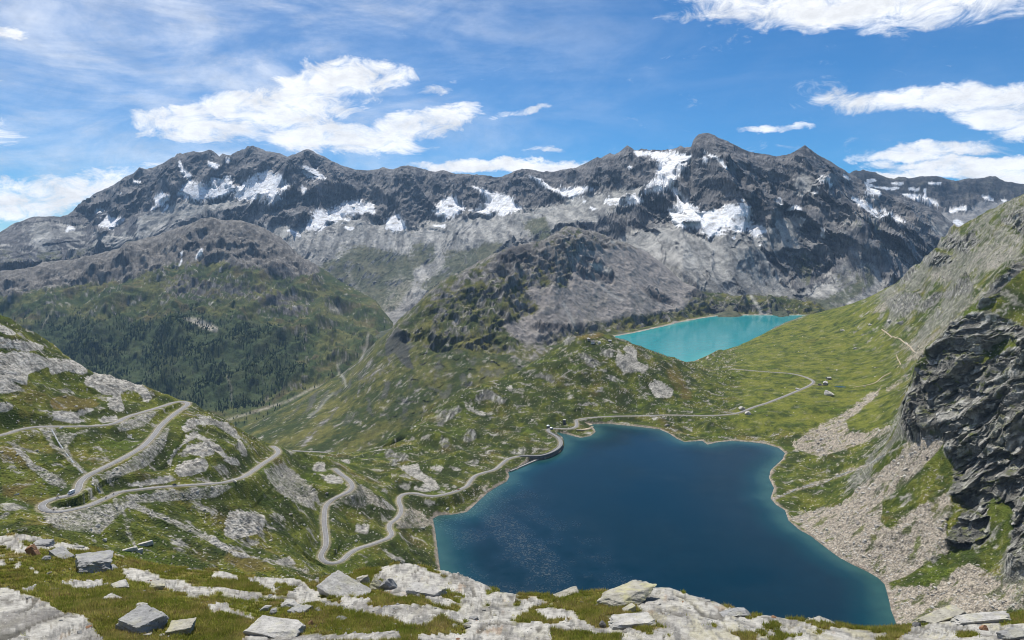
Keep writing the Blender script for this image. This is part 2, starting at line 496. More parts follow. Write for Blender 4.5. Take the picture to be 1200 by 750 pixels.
pale_valley.line([(432,390),(430,398),(430,405),(426,414),(423,421)], 1.5, 1).line([(400,439),(404,445),(405,452)], 1.4, .9)
pale_valley.blur(1.0)

AL = 9500
crest_px = [(-180,262,AL-2300),(-60,290,AL-2300),(-20,285,AL-2300),(0,272,AL-2300),(20,260,AL-2200),(40,253,AL-2000),(57,253,AL-1800),(70,255,AL-1500),(80,252,AL-900),(90,243,AL-300),(100,237,AL),(113,227,AL),
 (125,221,AL),(133,216,AL),(146,208,AL),(157,203,AL),(163,197,AL),(172,198,AL),(180,196,AL),(187,193,AL),(194,190,AL),(200,187,AL),(205,186,AL),(208,182,AL),(214,183,AL),(220,179,AL),(227,177,AL),(236,178,AL),(247,176,AL),(252,179,AL),
 (257,183,AL),(262,180,AL),(270,183,AL),(278,178,AL),(287,175,AL),(290,171,AL),(296,172,AL),(303,174,AL),(312,177,AL),(320,178,AL),(328,179,AL),(337,183,AL),(342,181,AL),(347,182,AL),(353,180,AL),(360,178,AL),(370,181,AL),(378,183,AL),(387,187,AL),
 (400,193,AL-100),(420,199,AL-200),(430,200,AL-200),(440,199,AL-200),(450,196,AL-300),(460,197,AL-300),(470,195,AL-300),(480,196,AL-300),(487,196,AL-400),(497,199,AL),(507,200,AL-400),(513,200,AL-400),(520,198,AL-500),(530,202,AL-500),
 (540,204,AL-500),(550,204,AL-500),(560,206,AL-600),(575,208,AL-600),(587,208,AL-700),(597,205,AL-700),(607,201,AL-800),(617,200,AL-800),(627,201,AL-900),(637,203,AL-900),(647,202,AL-1000),(658,200,AL-1100),(667,198,AL-1200),
 (675,196,AL-1300),(683,192,AL-1400),(691,188,AL-1500),(700,183,AL-1600),(704,184,AL-1600),(710,180,AL-1700),(715,178,AL-1700),(720,180,AL-1700),(727,178,AL-1800),(731,175,AL-1900),(735,172,AL-1900),(739,174,AL-1900),(743,177,AL-1900),(752,176,AL-2000),
 (760,177,AL-2000),(770,176,AL-2100),(777,176,AL-2100),(785,175,AL-2200),(793,173,AL-2300),(798,171,AL-2400),(802,173,AL-2500),(810,173,AL-2700),(812,166,AL-2900),(815,162,AL-2950),(819,159,AL-3000),(823,158,AL-3000),(830,158,AL-3000),(837,160,AL-3000),(845,164,AL-3000),
 (853,168,AL-3000),(867,172,AL-3050),(877,176,AL-3050),(887,178,AL-3100),(900,180,AL-3100),(910,183,AL-3100),(917,182,AL-3100),(923,184,AL-3100),(927,183,AL-3150),(932,178,AL-3150),(938,175,AL-3150),(943,172,AL-3150),(948,175,AL-3150),(953,178,AL-3150),(963,184,AL-3100),
 (972,188,AL-3100),(980,193,AL-3050),(990,199,AL-3000),(997,205,AL-2950),(1010,213,AL-2900),(1020,221,AL-2900),(1035,224,AL-2900),(1050,229,AL-2900),(1065,232,AL-2900),(1080,238,AL-2950),(1100,249,AL-3050),(1120,264,AL-3200),(1150,290,AL-3400),(1200,330,AL-3600),(1400,400,AL-3700)]
def crest_v(u): return np.interp(u, [p[0] for p in crest_px], [p[1] for p in crest_px])
def build_far():
    us = np.arange(-180, 1240, 0.95)
    rows = [
        [(-180,700,2300),(250,640,2400),(500,640,2500),(1240,700,3000)],
        [(-180,560,3000),(250,535,3000),(330,520,3000),(480,520,3100),(700,470,3600),(1240,500,3600)],
        [(-180,480,3900),(300,478,3700),(380,452,4000),(440,420,4100),(500,420,4100),(700,405,3900),(840,373,4000),(960,373,4000),(1000,378,3950),(1100,410,3900),(1240,420,3900)],
        [(-180,400,5200),(300,400,5200),(400,398,5300),(437,384,5300),(500,380,5200),(600,370,5000),(700,380,4500),(800,371,4260),(860,358,4350),(940,358,4350),(1000,365,4250),(1100,390,4200),(1240,410,4200)],
        [(-180,345,5800),(0,335,6000),(100,330,6200),(300,345,6500),(400,350,6600),(440,350,6500),(500,340,6300),(600,320,6000),(700,335,5200),(760,335,4750),(800,328,4560),(860,322,4600),(900,335,4570),(940,340,4570),(980,335,4600),(1010,322,4700),(1060,330,4900),(1100,360,4700),(1240,390,4600)],
        [(-180,315,6300),(0,305,6400),(100,300,7300),(200,290,7350),(300,300,7250),(400,305,7250),(500,300,7100),(600,275,6800),(660,265,6400),(760,290,5300),(800,285,4950),(860,280,4950),(900,290,4900),(940,295,4900),(980,295,4900),(1030,290,5000),(1060,300,5000),(1100,330,4900),(1240,370,5000)],
        [(-180,295,6700),(0,285,6750),(60,277,7200),(100,272,7800),(200,255,8200),(290,245,8300),(340,235,8300),(400,262,8000),(500,250,7900),(560,248,7700),(640,240,7300),(700,245,6500),(780,235,5800),(860,235,5350),(900,240,5300),(960,235,5450),(1000,250,5500),(1030,262,5500),(1060,275,5450),(1100,300,5500),(1240,350,5300)],
        [(p[0], p[1], p[2]) for p in crest_px],
        [(-180,330,8500),(100,300,10400),(400,300,10400),(600,300,9800),(820,300,7400),(1000,300,7300),(1240,400,6900)],
        [(-180,420,9500),(100,420,11500),(400,420,11500),(600,420,10800),(820,420,8400),(1240,480,7800)]]
    Yf, Zf = loft(us, rows, 46)
    Yg, Zg = adaptive_rows(us, Yf, Zf, 430, hid=0.1, smooth=15)
    U = np.broadcast_to(us, Yg.shape)
    X = (U - CX) / F * Yg
    vb = V0 + (H - Zg) * F / Yg
    cv = crest_v(U); cY = np.interp(U, [p[0] for p in crest_px], [p[2] for p in crest_px])
    front = np.clip((cY - Yg) / 900, 0, 1)
    behind = Yg > cY
    edge = np.where(behind, 0.25, sstep(0, 1, front) * 0.85 + 0.15)
    low = sstep(330, 380, vb)
    sc = scree_far.at(U, vb); sn = snow_far.at(U, vb)
    wx = X + 160 * fbm(X / 700, Yg / 700, 3, seed=5); wy = Yg + 160 * fbm(X / 700 + 9, Yg / 700, 3, seed=8)
    r1 = ridged(wx / 620, wy / 1300, 5, 0.48, seed=20)
    r2 = ridged((wx * .8 + wy * .35) / 300, (wy * .8 - wx * .5) / 420, 4, 0.5, seed=31)
    smooth = np.clip(sc * 0.8 + sn * 0.95, 0, 0.93)
    amp = (1 - smooth) * edge * (1 - 0.75 * low)
    dz = (r1 - 0.42) * 210 * (edge * (1 - 0.6 * low) * (1 - smooth * .75)) + (r2 - 0.40) * 60 * amp
    dz += fbm(X / 60, Yg / 75, 4, 0.5, seed=44) * 9 * (0.15 + 0.85 * amp)
    # stepped rock ledges that dip across the faces
    st = (Zg + dz + 0.22 * X) / 46
    dz += (np.abs((st - np.floor(st)) - 0.5) - 0.25) * 14 * np.clip(amp - .15, 0, 1)
    # gullies in the scree run straight down towards the viewer
    a0_ = fbm(X / 400, Yg / 700, 2, seed=61)
    gl = ridged(wx / 105, wy / 1500, 3, 0.5, seed=60)
    dz += (gl - 0.4) * (14 + 16 * (a0_ > 0)) * sc * (1 - sn) * edge
    # hand-placed spurs, crests that come forward from the main wall
    def spur(pts, width, hgt):
        nonlocal dz
        for (u1, v1), (u2, v2) in zip(pts[:-1], pts[1:]):
            d = segdist(U, vb, u1, v1, u2, v2)
            dz = dz + hgt * np.exp(-(d / width) ** 2) * edge
    spur([(803,203),(772,222),(755,236)], 10, 75); spur([(755,236),(738,248),(716,256)], 10, 80)
    spur([(360,182),(335,215),(305,245)], 12, 120); spur([(943,176),(975,225),(1000,262)], 13, 90)
    spur([(830,165),(845,215),(870,250)], 14, 90); spur([(960,240),(1010,300),(1045,330)], 16, 110)
    spur([(620,205),(640,228)], 12, 70); spur([(880,300),(940,325)], 14, 80); spur([(560,210),(590,230)], 10, 60)
    spur([(207,186),(190,230),(160,262)], 10, 90); spur([(1035,320),(1075,345)], 14, 120)
    Z = Zg + dz
    # keep the valley floor and the lake shore clear
    Z = np.where(vb > 366, np.minimum(Z, Zg + 10), Z)
    k = amp * (1 - sstep(345, 370, vb))
    q1, q2 = X + .35 * Z, Z - .25 * X
    dy = (ridged(q1 / 330, q2 / 520, 4, .42, seed=200) - .4) * 330 + (ridged((X - .4 * Z) / 130, Z / 190, 3, .45, seed=206) - .4) * 55 + fbm(X / 45, Z / 40, 3, .5, seed=212) * 7
    wz = 22 * fbm(X / 90, Z / 90, 3, seed=214)
    dy += facets((X + .3 * Z + wz) / 110, (Z - .3 * X + wz) / 85, 3) * 38 + facets((X + wz) / 42, (Z + .25 * X) / 30, 5) * 9
    Yg = Yg - dy * k
    X = (U - CX) / F * Yg
    v = V0 + (H - Z) * F / Yg
    gy = np.gradient(Z, axis=0) / np.maximum(np.gradient(Yg, axis=0), 1)
    gx = np.gradient(Z, axis=1) / np.gradient(X, axis=1)
    slope = np.hypot(gx, gy)
    a = fbm(X / 260, Z / 120, 6, 0.62, seed=71); b = fbm(X / 40, Yg / 40, 5, 0.65, seed=77)
    lay = fbm((X * .25 + Z * 1.0) / 26, (X - Z * .2) / 700, 5, 0.7, seed=81)
    dark, rock, brown = C(.038,.042,.050), C(.25,.24,.235), C(.20,.165,.13)
    col = mixcol(np.broadcast_to(dark, a.shape + (3,)).copy(), rock, sstep(-.6, .8, a * .7 + b * .7 + lay * .6))
    col = mixcol(col, brown, sstep(.25, .8, a + .3 * b) * .3)
    nz = b * .5 + a * .35
    S = scree_far.at(U + 7 * a + 3 * b, v + 5 * b + 4 * a)
    flat = sstep(1.0, .55, slope)
    Sm = np.clip(sstep(.3, .75, S + nz * .75) + flat * .35 * sstep(230, 290, v), 0, 1) * sstep(1.9, 1.1, slope)
    gst = fbm((X + .15 * Yg) / 80, Yg / 420, 6, 0.62, seed=90)
    scree = mixcol(np.broadcast_to(C(.19,.19,.183), a.shape + (3,)).copy(), C(.45,.44,.41), sstep(-.5, .6, gst + b * .4))
    col = col + (scree - col) * Sm[..., None]
    G = green_far.at(U + 8 * b + 8 * a, v + 6 * a)
    Gm = sstep(.18, .6, G + nz * .9) * sstep(1.5, .8, slope)
    grn = mixcol(np.broadcast_to(C(.045,.060,.024), a.shape + (3,)).copy(), C(.10,.10,.048), sstep(-.4, .6, a + b))
    col = col + (grn - col) * (Gm * .85)[..., None]
    col = mixcol(col, C(.42,.40,.36), pale_valley.at(U + 3 * b, v + 2 * a) * .6 * sstep(-.4, .3, b))
    Sn = snow_far.at(U + 1.6 * b, v + 1.6 * fbm(X / 50, Yg / 60, 4, .6, seed=97))
    Snm = np.maximum(sstep(.30, .46, Sn + b * .13), sstep(.38, .47, snow_halo.at(U, v) * 1.15 + .42 * fbm(X / 70, Z / 16, 5, .68, seed=98)) * sstep(.05, .2, snow_halo.at(U, v)))
    Snm = Snm * (1 - .92 * sstep(.30, .52, fbm((X + .3 * Z) / 60, Z / 70, 5, .66, seed=96)))
    old = mixcol(np.broadcast_to(C(.86,.87,.89), a.shape + (3,)).copy(), C(.50,.48,.45), sstep(.0, .7, fbm(X / 120, Z / 20, 4, .6, seed=99)))
    col = col + (old - col) * Snm[..., None]
    V3 = np.stack([X, Yg, Z], -1)
    o = link_mesh('mountains', V3, grid_faces(*X.shape), [terrain_mat('mountain_rock', 0.02, 20, var=.48)], col=col, smooth=False)
    tag(o, 'grey rocky mountain massif with old snow patches across the horizon', 'mountains', kind='structure')
build_far()

# ------------------------------------------------------------ far right ridge
snow_r = Cover()
for p in Z6([[(615,190),(650,192),(680,205),(770,210),(740,220),(640,205)], [(760,228),(800,232),(850,238),(880,250),(910,278),(870,265),(800,248)],
             [(860,190),(910,190),(910,199),(865,201)], [(730,192),(785,190),(770,200),(740,200)], [(790,208),(835,212),(830,220),(795,218)],
             [(1045,235),(1080,240),(1100,258),(1060,250)], [(935,285),(1000,272),(1000,288),(970,290),(940,300)],
             [(945,325),(970,322),(1000,345),(970,345)], [(1010,333),(1045,335),(1030,345)], [(645,178),(680,180),(685,188),(650,190)], [(848,212),(856,208),(856,250),(850,250)],
             [(1110,250),(1145,255),(1130,262)]]): snow_r.poly(p)
snow_r.blur(0.8)
scree_r = Cover()
for p in Z6([[(1040,260),(1100,262),(1190,250),(1250,300),(1000,380),(870,380),(930,300),(1000,300)], [(860,380),(880,330),(920,290),(950,340),(930,400)]]): scree_r.poly(p)
scree_r.blur(2)
def build_right_ridge():
    us = np.arange(940, 1400, 0.95)
    cr = [(940,225),(980,212),(1000,200),(1013,199),(1023,202),(1033,205),(1043,209),(1048,209),(1053,206),(1065,208),(1075,207),(1087,206),(1097,205),(1103,207),(1112,210),(1120,212),(1130,209),(1140,209),(1152,208),(1160,206),(1168,208),(1177,212),(1188,213),(1197,215),(1230,220),(1300,205),(1400,215)]
    rows = [[(940,420,5200),(1400,420,5200)], [(940,330,6200),(1400,330,6200)], [(940,285,7300),(1100,285,7300),(1400,280,7300)], [(940,255,8000),(1100,255,8000),(1400,255,8000)],
            [(940,240,8500),(1000,228,8600),(1100,232,8500),(1400,235,8500)], [(p[0], p[1], 8900) for p in cr], [(940,330,9900),(1400,330,9900)]]
    Yf, Zf = loft(us, rows, 40)
    Yg, Zg = adaptive_rows(us, Yf, Zf, 200, hid=.1)
    U = np.broadcast_to(us, Yg.shape); X = (U - CX) / F * Yg
    vb = V0 + (H - Zg) * F / Yg
    edge = np.where(Yg > 8900, .2, sstep(0, 700, 8900 - Yg) * .85 + .15)
    sc = scree_r.at(U, vb); sn = snow_r.at(U, vb)
    k = edge * (1 - .8 * np.clip(sc + sn * .7, 0, 1))
    dz = (ridged(X / 420, Yg / 700, 7, .6, seed=120) - .4) * 260 * k + fbm(X / 60, Yg / 70, 5, .6, seed=130) * 26 * k
    st = (Zg + dz - .1 * X) / 60
    dz += (np.abs((st - np.floor(st)) - .5) - .25) * 45 * np.clip(k - .1, 0, 1)
    Z = Zg + dz; v = V0 + (H - Z) * F / Yg
    a = fbm(X / 260, Z / 90, 6, .62, seed=131); b = fbm(X / 40, Yg / 40, 5, .65, seed=137)
    col = mixcol(np.broadcast_to(C(.045,.048,.055), a.shape + (3,)).copy(), C(.13,.125,.125), sstep(-.5, .8, a + b * .7))
    col = mixcol(col, C(.26,.255,.25), sstep(.3, .6, scree_r.at(U, v) + b * .25))
    col = mixcol(col, C(.10,.105,.06), sstep(.1, .5, a) * .5 * sstep(240, 215, v))
    col = mixcol(col, C(.8,.81,.83), sstep(.35, .6, snow_r.at(U + 1.5 * b, v + 1.2 * a) + b * .12))
    o = link_mesh('distant_ridge', np.stack([X, Yg, Z], -1), grid_faces(*X.shape), [bpy.data.materials['mountain_rock']], col=col)
    tag(o, 'farthest dark ridge with snow bands at the right horizon', 'mountains', kind='structure')
build_right_ridge()

# ------------------------------------------------------------ wooded mountain on the left
forest_c = Cover()
forest_c.poly([(-160,395),(30,392),(50,372),(90,372),(120,378),(140,368),(160,380),(200,372),(225,360),(250,372),(290,375),(330,385),(360,400),(345,425),(365,430),(330,455),(300,478),(240,480),(100,480),(-160,480)])
forest_c.blur(3)
rock_c = Cover()
rock_c.poly([(-160,330),(60,305),(140,285),(247,250),(290,250),(345,285),(380,318),(350,322),(300,312),(250,306),(200,308),(150,325),(60,335),(-160,370)])
rock_c.poly([(190,345),(210,320),(260,330),(380,355),(345,372),(300,350),(230,350)], .35)
rock_c.blur(4)
def build_left_mountain():
    us = np.arange(-180, 620, 0.95)
    cr = [(-180,330,5200),(-60,322,5400),(0,318,5500),(33,313,5600),(67,306,5700),(100,300,5800),(120,296,5900),(140,290,6000),(147,283,6000),(160,281,6000),(187,275,6100),(200,268,6150),(213,263,6200),(230,258,6200),(247,255,6200),(260,257,6200),(272,256,6200),(283,256,6250),(295,262,6250),(310,268,6250),
          (330,280,6200),(345,292,6200),(360,304,6100),(380,317,6050),(400,328,5950),(420,339,5850),(440,352,5600),(460,380,5200),(500,430,4600),(620,520,4000)]
    rows = [[(-180,640,2300),(300,640,2400),(620,640,2600)], [(-180,540,2900),(200,530,2900),(300,512,3000),(340,520,3000),(620,560,3000)],
            [(-180,480,3500),(100,478,3500),(200,488,3350),(280,490,3300),(330,474,3500),(370,455,3700),(400,437,3800),(430,420,4000),(460,420,4100),(620,540,3400)],
            [(-180,430,4150),(100,428,4150),(200,425,4150),(300,425,4150),(360,415,4300),(400,405,4400),(440,393,4600),(500,450,4300),(620,535,3600)],
            [(-180,385,4600),(0,385,4600),(100,375,4650),(200,362,4750),(300,372,4750),(400,375,4900),(440,376,5000),(500,440,4450),(620,530,3750)],
            [(-180,352,4950),(0,350,5000),(100,335,5200),(200,318,5300),(260,312,5350),(300,325,5350),(360,345,5350),(420,360,5400),(440,364,5300),(500,436,4500),(620,525,3850)],
            cr, [(-180,420,6300),(100,400,6900),(300,370,7100),(440,430,6600),(620,560,5000)], [(-180,520,7000),(620,640,6500)]]
    Yf, Zf = loft(us, rows, 46)
    Yg, Zg = adaptive_rows(us, Yf, Zf, 330, hid=.1)
    U = np.broadcast_to(us, Yg.shape); X = (U - CX) / F * Yg
    vb = V0 + (H - Zg) * F / Yg
    cY = np.interp(U, [p[0] for p in cr], [p[2] for p in cr])
    edge = np.where(Yg > cY, .3, sstep(0, 500, cY - Yg) * .8 + .2)
    bot = 1 - sstep(455, 480, vb)
    rk = rock_c.at(U, vb)
    wx = X + 90 * fbm(X / 500, Yg / 500, 3, seed=150)
    dz = (ridged(wx / 520, Yg / 900, 6, .52, seed=151) - .42) * 150 * edge * (.35 + .65 * bot)
    dz += (ridged(wx / 170, Yg / 230, 5, .58, seed=160) - .42) * (24 + 30 * rk) * edge + fbm(X / 45, Yg / 50, 4, .5, seed=170) * (6 + 6 * rk) * edge
    st = (Zg + dz + .3 * X) / 34
    dz += (np.abs((st - np.floor(st)) - .5) - .25) * 16 * edge * bot
    Z = Zg + dz
    Yg = Yg - ((ridged((X + .3 * Z) / 150, Z / 180, 3, .45, seed=195) - .4) * 55 + fbm(X / 30, Z / 26, 3, .5, seed=199) * 5 + facets((X + .3 * Z) / 42, (Z - .2 * X) / 30, 9) * 12) * edge * (.3 + .7 * rk)
    X = (U - CX) / F * Yg; v = V0 + (H - Z) * F / Yg
    gy = np.gradient(Z, axis=0) / np.maximum(np.gradient(Yg, axis=0), 1); gx = np.gradient(Z, axis=1) / np.gradient(X, axis=1)
    slope = np.hypot(gx, gy)
    a = fbm(X / 230, Yg / 200, 6, .6, seed=171); b = fbm(X / 32, Yg / 32, 5, .65, seed=177); c = fbm(X / 90, Yg / 120, 5, .6, seed=181)
    grass = mixcol(np.broadcast_to(C(.036,.056,.016), a.shape + (3,)).copy(), C(.105,.108,.032), sstep(-.3, .5, a + .4 * b))
    grass = mixcol(grass, C(.115,.09,.045), sstep(.15, .5, fbm(X / 160 + 4, Yg / 120, 4, seed=190)) * .6)
    rock = mixcol(np.broadcast_to(C(.085,.080,.074), a.shape + (3,)).copy(), C(.24,.225,.205), sstep(-.5, .7, b + .5 * c))
    pale = C(.38,.37,.34)
    K = rock_c.at(U + 6 * b, v + 6 * a)
    col = mixcol(grass, rock, sstep(.3, .65, K + .35 * b + .2 * c + sstep(.8, 1.3, slope) * .35))
    out = sstep(.18, .42, c * .6 + b * .55 - .1) * (1 - sstep(.6, .9, K)) * sstep(420, 330, v)
    col = mixcol(col, pale, out * .8)
    Fm = sstep(.35, .7, forest_c.at(U + 7 * b, v + 6 * a) + .25 * c)
    col = mixcol(col, C(.035,.055,.022), Fm * .8)
    sn = Cover()
    for p in Z4([[(630,440),(645,430),(640,450)],[(685,460),(700,430),(715,420),(712,440),(690,462)],[(625,490),(635,465),(642,462),(635,485)],[(700,435),(710,418),(716,430)]]): sn.poly(p)
    sn.line([(0,350),(0,351)],1)
    col = mixcol(col, C(.8,.81,.82), sstep(.3, .6, sn.blur(.7).at(U, v)))
    pv = Cover().poly([(213,372),(232,373),(256,384),(254,390),(236,384)], .9).poly([(386,358),(400,362),(398,368),(386,363)], .8)
    pv.line([(432,390),(430,398),(430,405),(426,414),(423,421)], 1.5, .9).line([(400,439),(404,445),(405,452)], 1.4, .9).line([(391,460),(381,470),(374,480),(362,487)], 1.3, .7)
    pv.line([(250,497),(300,482),(338,470),(366,455),(392,447),(398,438),(395,428),(408,418)], 1.6, .9).line([(266,440),(271,455),(271,470)], 1.3, .6).line([(62,362),(48,385)], 1.5, .7)
    col = mixcol(col, C(.40,.37,.31), pv.blur(.7).at(U, v + b) * .9)
    o = link_mesh('wooded_mountain', np.stack([X, Yg, Z], -1), grid_faces(*X.shape), [terrain_mat('hill_ground', 0.035, 10, var=.48)], col=col)
    tag(o, 'brown topped mountain with dark conifer woods below, left of the valley', 'mountain', kind='structure')
    return U, v, X, Yg, Z, vb, slope
LM = build_left_mountain()

# ------------------------------------------------------------ middle ridge between the valley and the lakes
T_ALT = -50.0
T_px = [(721,394),(730,392.5),(744,390),(762,386),(780,382),(795,378),(807,376),(822,373),(840,370.5),(870,369.5),(900,369.5),(939,369.5),(965,371),(960,380),(940,395),(903,402),(885,408),(860,412),(834,415),(820,422),(798,430),(770,432),(740,425),(722,408),(716,397)]
T_poly = np.array([pix(u, v, T_ALT)[:2] for u, v in T_px])
N_px = [(507,608),(514,604),(530,603),(547,600),(556,592),(562,586),(572,577),(583,570),(594,564),(597,558),(595,553),(607,550),(622,538.5),(633,538),(644.5,535),(655,529.5),(661,521),(659,513),(652.5,508),(650,505.8),(665,509),(680,513),(692,511),(698,506),(696,502),(688,497.5),
        (713,496.5),(743,499.5),(773,503),(784,508),(793,514),(802,518),(823,516.5),(829,521),(842,518),(860,516.5),(880,518),(897,520),(913,525),(920,531),(917,538),(903,551),(901,560),(907,572),(903,584),(910,592),(920,598),(924,610),(937,621),
        (950,628),(967,641),(983,653),(1000,662),(1017,670),(1029,677),(1037,685),(1041,700),(1044,714),(1050,730),(1052,760),(1010,800),(850,830),(680,800),(590,750),(535,705),(516,668),(514,655),(512,640),(510,622)]
N_poly = np.array([pix(u, v, 0)[:2] for u, v in N_px])
def lake_carve(X, Y, Z, P, alt, slope_out=.12, reach=40):
    d = sdf(X, Y, P)
    bank = alt + .35 + np.clip(d, 0, 400) * slope_out
    w = sstep(reach, 0, d)
    zo = np.where(d > 0, np.maximum(lerp(Z, np.maximum(bank, np.minimum(Z, bank + d * .6)), w), alt + .3 + .02 * np.clip(d, 0, 60) - np.clip(d - reach, 0, 1e5)), alt - .3 + np.maximum(d * .35, -18))
    return np.where(d < reach * 1.5, zo, Z), d

def build_mid_ridge():
    us = np.arange(230, 1120, 0.95)
    cr = [(230,540,2850),(280,507,2870),(300,498,2890),(320,488,2920),(350,475,2950),(380,460,3000),(400,450,3030),(420,432,3070),(440,408,3120),(452,398,3150),(465,384,3180),(480,370,3220),(500,348,3290),(515,334,3330),(530,325,3370),(545,317,3420),(560,309,3480),(572,302,3520),(580,298,3550),(592,293,3600),(600,290,3640),(610,288,3700),(620,286,3750),
          (632,282,3830),(643,276,3900),(653,270,3980),(663,266,4050),(672,266,4120),(683,268,4200),(700,273,4330),(715,279,4430),(740,288,4550),(760,297,4700),(780,312,4650),(800,330,4550),(820,338,4500),(840,342,4500),(860,345,4500),(880,343,4500),(900,346,4500),(920,347,4500),(940,350,4500),(960,357,4450),(985,366,4350),(1020,385,4200),(1120,420,4000)]
    rows = [[(230,640,1900),(500,560,2000),(650,470,2350),(720,440,2700),(760,420,3000),(800,402,3300),(900,392,3550),(1000,400,3400),(1120,450,3200)],
            [(230,560,2350),(350,532,2300),(450,518,2300),(500,492,2330),(560,465,2400),(600,448,2450),(650,428,2700),(700,408,3000),(722,397,3170),(780,384.5,3480),(840,373,3920),(900,372.5,3950),(960,376,3900),(1120,440,3600)],
            [(230,550,2550),(300,515,2560),(400,495,2500),(450,480,2480),(500,455,2500),(560,433,2550),(600,422,2640),(650,407,2880),(700,397,3180),(722,393,3260),(780,380,3620),(840,369,4080),(900,367,4080),(960,370,4060),(1120,430,3700)],
            [(230,545,2680),(300,506,2730),(400,475,2700),(440,452,2690),(480,430,2700),(520,412,2720),(580,400,2790),(650,385,3080),(700,378,3370),(740,374,3500),(790,366,3850),(840,360,4200),(900,358,4200),(960,364,4150),(1120,426,3800)],
            [(230,543,2760),(300,502,2830),(400,460,2880),(440,428,2900),(480,400,2940),(520,372,3010),(580,345,3160),(650,325,3500),(700,325,3750),(740,330,3900),(790,345,4150),(840,350,4330),(900,351,4330),(960,360,4260),(1120,424,3900)],
            cr, [(230,620,3500),(440,500,4300),(600,380,5000),(700,330,5400),(800,365,5200),(900,380,5000),(1120,480,4600)], [(230,700,3900),(1120,600,5200)]]
    Yf, Zf = loft(us, rows, 46)
    Yg, Zg = adaptive_rows(us, Yf, Zf, 360, hid=.1)
    U = np.broadcast_to(us, Yg.shape); X = (U - CX) / F * Yg
    vb = V0 + (H - Zg) * F / Yg
    cY = np.interp(U, [p[0] for p in cr], [p[2] for p in cr])
    edge = np.where(Yg > cY, .3, sstep(0, 300, cY - Yg) * .75 + .25)
    scr = Cover()
    for p in Z5([[(830,430),(1000,420),(1200,440),(1260,560),(1200,640),(1000,660),(860,700),(700,640),(640,560),(800,560)], [(870,480),(940,480),(955,520),(900,530)],
                 [(1000,700),(820,720),(650,760),(560,700),(700,640)]]): scr.poly(p)
    scr.poly([(590,420),(640,390),(700,372),(722,385),(690,395),(650,405),(610,440)], .42).blur(3)
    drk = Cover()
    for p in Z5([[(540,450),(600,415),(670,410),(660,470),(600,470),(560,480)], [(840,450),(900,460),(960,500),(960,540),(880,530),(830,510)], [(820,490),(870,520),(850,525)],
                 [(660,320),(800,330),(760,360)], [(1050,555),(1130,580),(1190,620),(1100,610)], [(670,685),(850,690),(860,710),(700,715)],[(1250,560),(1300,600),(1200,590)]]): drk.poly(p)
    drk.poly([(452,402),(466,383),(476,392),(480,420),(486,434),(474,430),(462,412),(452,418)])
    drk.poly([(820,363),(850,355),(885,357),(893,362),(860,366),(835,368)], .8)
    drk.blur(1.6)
    dk0 = drk.at(U, vb); sc0 = scr.at(U, vb)
    wx = X + 60 * fbm(X / 330, Yg / 330, 3, seed=250)
    dz = (ridged(wx / 330, Yg / 480, 6, .55, seed=251) - .42) * 95 * edge * (1 - .75 * sc0) * sstep(505, 470, vb)
    dz += (ridged(wx / 120, Yg / 150, 4, .5, seed=260) - .42) * (30 * (1 - .6 * sc0) + 60 * dk0) * edge + fbm(X / 28, Yg / 32, 5, .6, seed=270) * (6 + 6 * dk0) * edge
    st = (Zg + dz - .25 * X) / 26
    dz += (np.abs((st - np.floor(st)) - .5) - .25) * 13 * edge * (1 - sc0)
    dz *= sstep(0, 25, Zg - T_ALT) * .9 + .1
    Z = Zg + dz
    kk = edge * sstep(0, 60, Zg - T_ALT + 400 * (U < 700)) * sstep(510, 480, vb) * (1 - .7 * sc0)
    Yg = Yg - ((ridged((X + .3 * Z) / 130, Z / 160, 3, .45, seed=295) - .4) * 36 + fbm(X / 26, Z / 24, 3, .5, seed=299) * 4 + facets((X + .3 * Z) / 34, (Z - .2 * X) / 26, 7) * 6) * kk
    X = (U - CX) / F * Yg
    Z, dl = lake_carve(X, Yg, Z, T_poly, T_ALT, .18, 60)
    v = V0 + (H - Z) * F / Yg
    gy = np.gradient(Z, axis=0) / np.maximum(np.gradient(Yg, axis=0), 1); gx = np.gradient(Z, axis=1) / np.gradient(X, axis=1)
    slope = np.hypot(gx, gy)
    a = fbm(X / 150, Yg / 150, 6, .6, seed=271); b = fbm(X / 20, Yg / 22, 5, .65, seed=277); c = fbm(X / 60, Yg / 70, 5, .6, seed=281)
    grass = mixcol(np.broadcast_to(C(.036,.052,.012), a.shape + (3,)).copy(), C(.125,.120,.030), sstep(-.4, .5, a + .5 * b))
    rock = mixcol(np.broadcast_to(C(.080,.078,.074), a.shape + (3,)).copy(), C(.25,.235,.22), sstep(-.6, .6, b + .4 * c))
    K = .10 + sstep(355, 290, v) * .6 + .5 * fbm((X - .8 * Z) / 60, (X + Z) / 260, 5, .6, seed=288) + scr.at(U, v) * .5 + sstep(.75, 1.3, slope) * .35
    col = mixcol(grass, rock, sstep(.25, .7, K + .5 * c + .3 * b))
    S = sstep(.35, .6, scr.at(U + 3 * b, v + 3 * c) + .3 * b)
    col = mixcol(col, C(.27,.25,.235), S * .8)
    gst = sstep(.22, .42, c * .5 + b * .6) * (1 - S)
    col = mixcol(col, C(.36,.345,.31), gst * .6)
    cr_ = sstep(.12, .4, fbm(X / 48 + 3, Z / 26, 5, .62, seed=290)) * (1 - S) * sstep(515, 480, v)
    col = mixcol(col, C(.10,.098,.092), cr_ * .6)
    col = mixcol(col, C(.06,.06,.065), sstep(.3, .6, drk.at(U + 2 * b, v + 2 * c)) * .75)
    pal = Cover().poly([(688,308),(706,310),(717,316),(716,322),(698,316)]).poly([(712,283),(723,283),(718,286)]).line([(676,300),(700,330),(715,345),(730,352)], 3, .5)
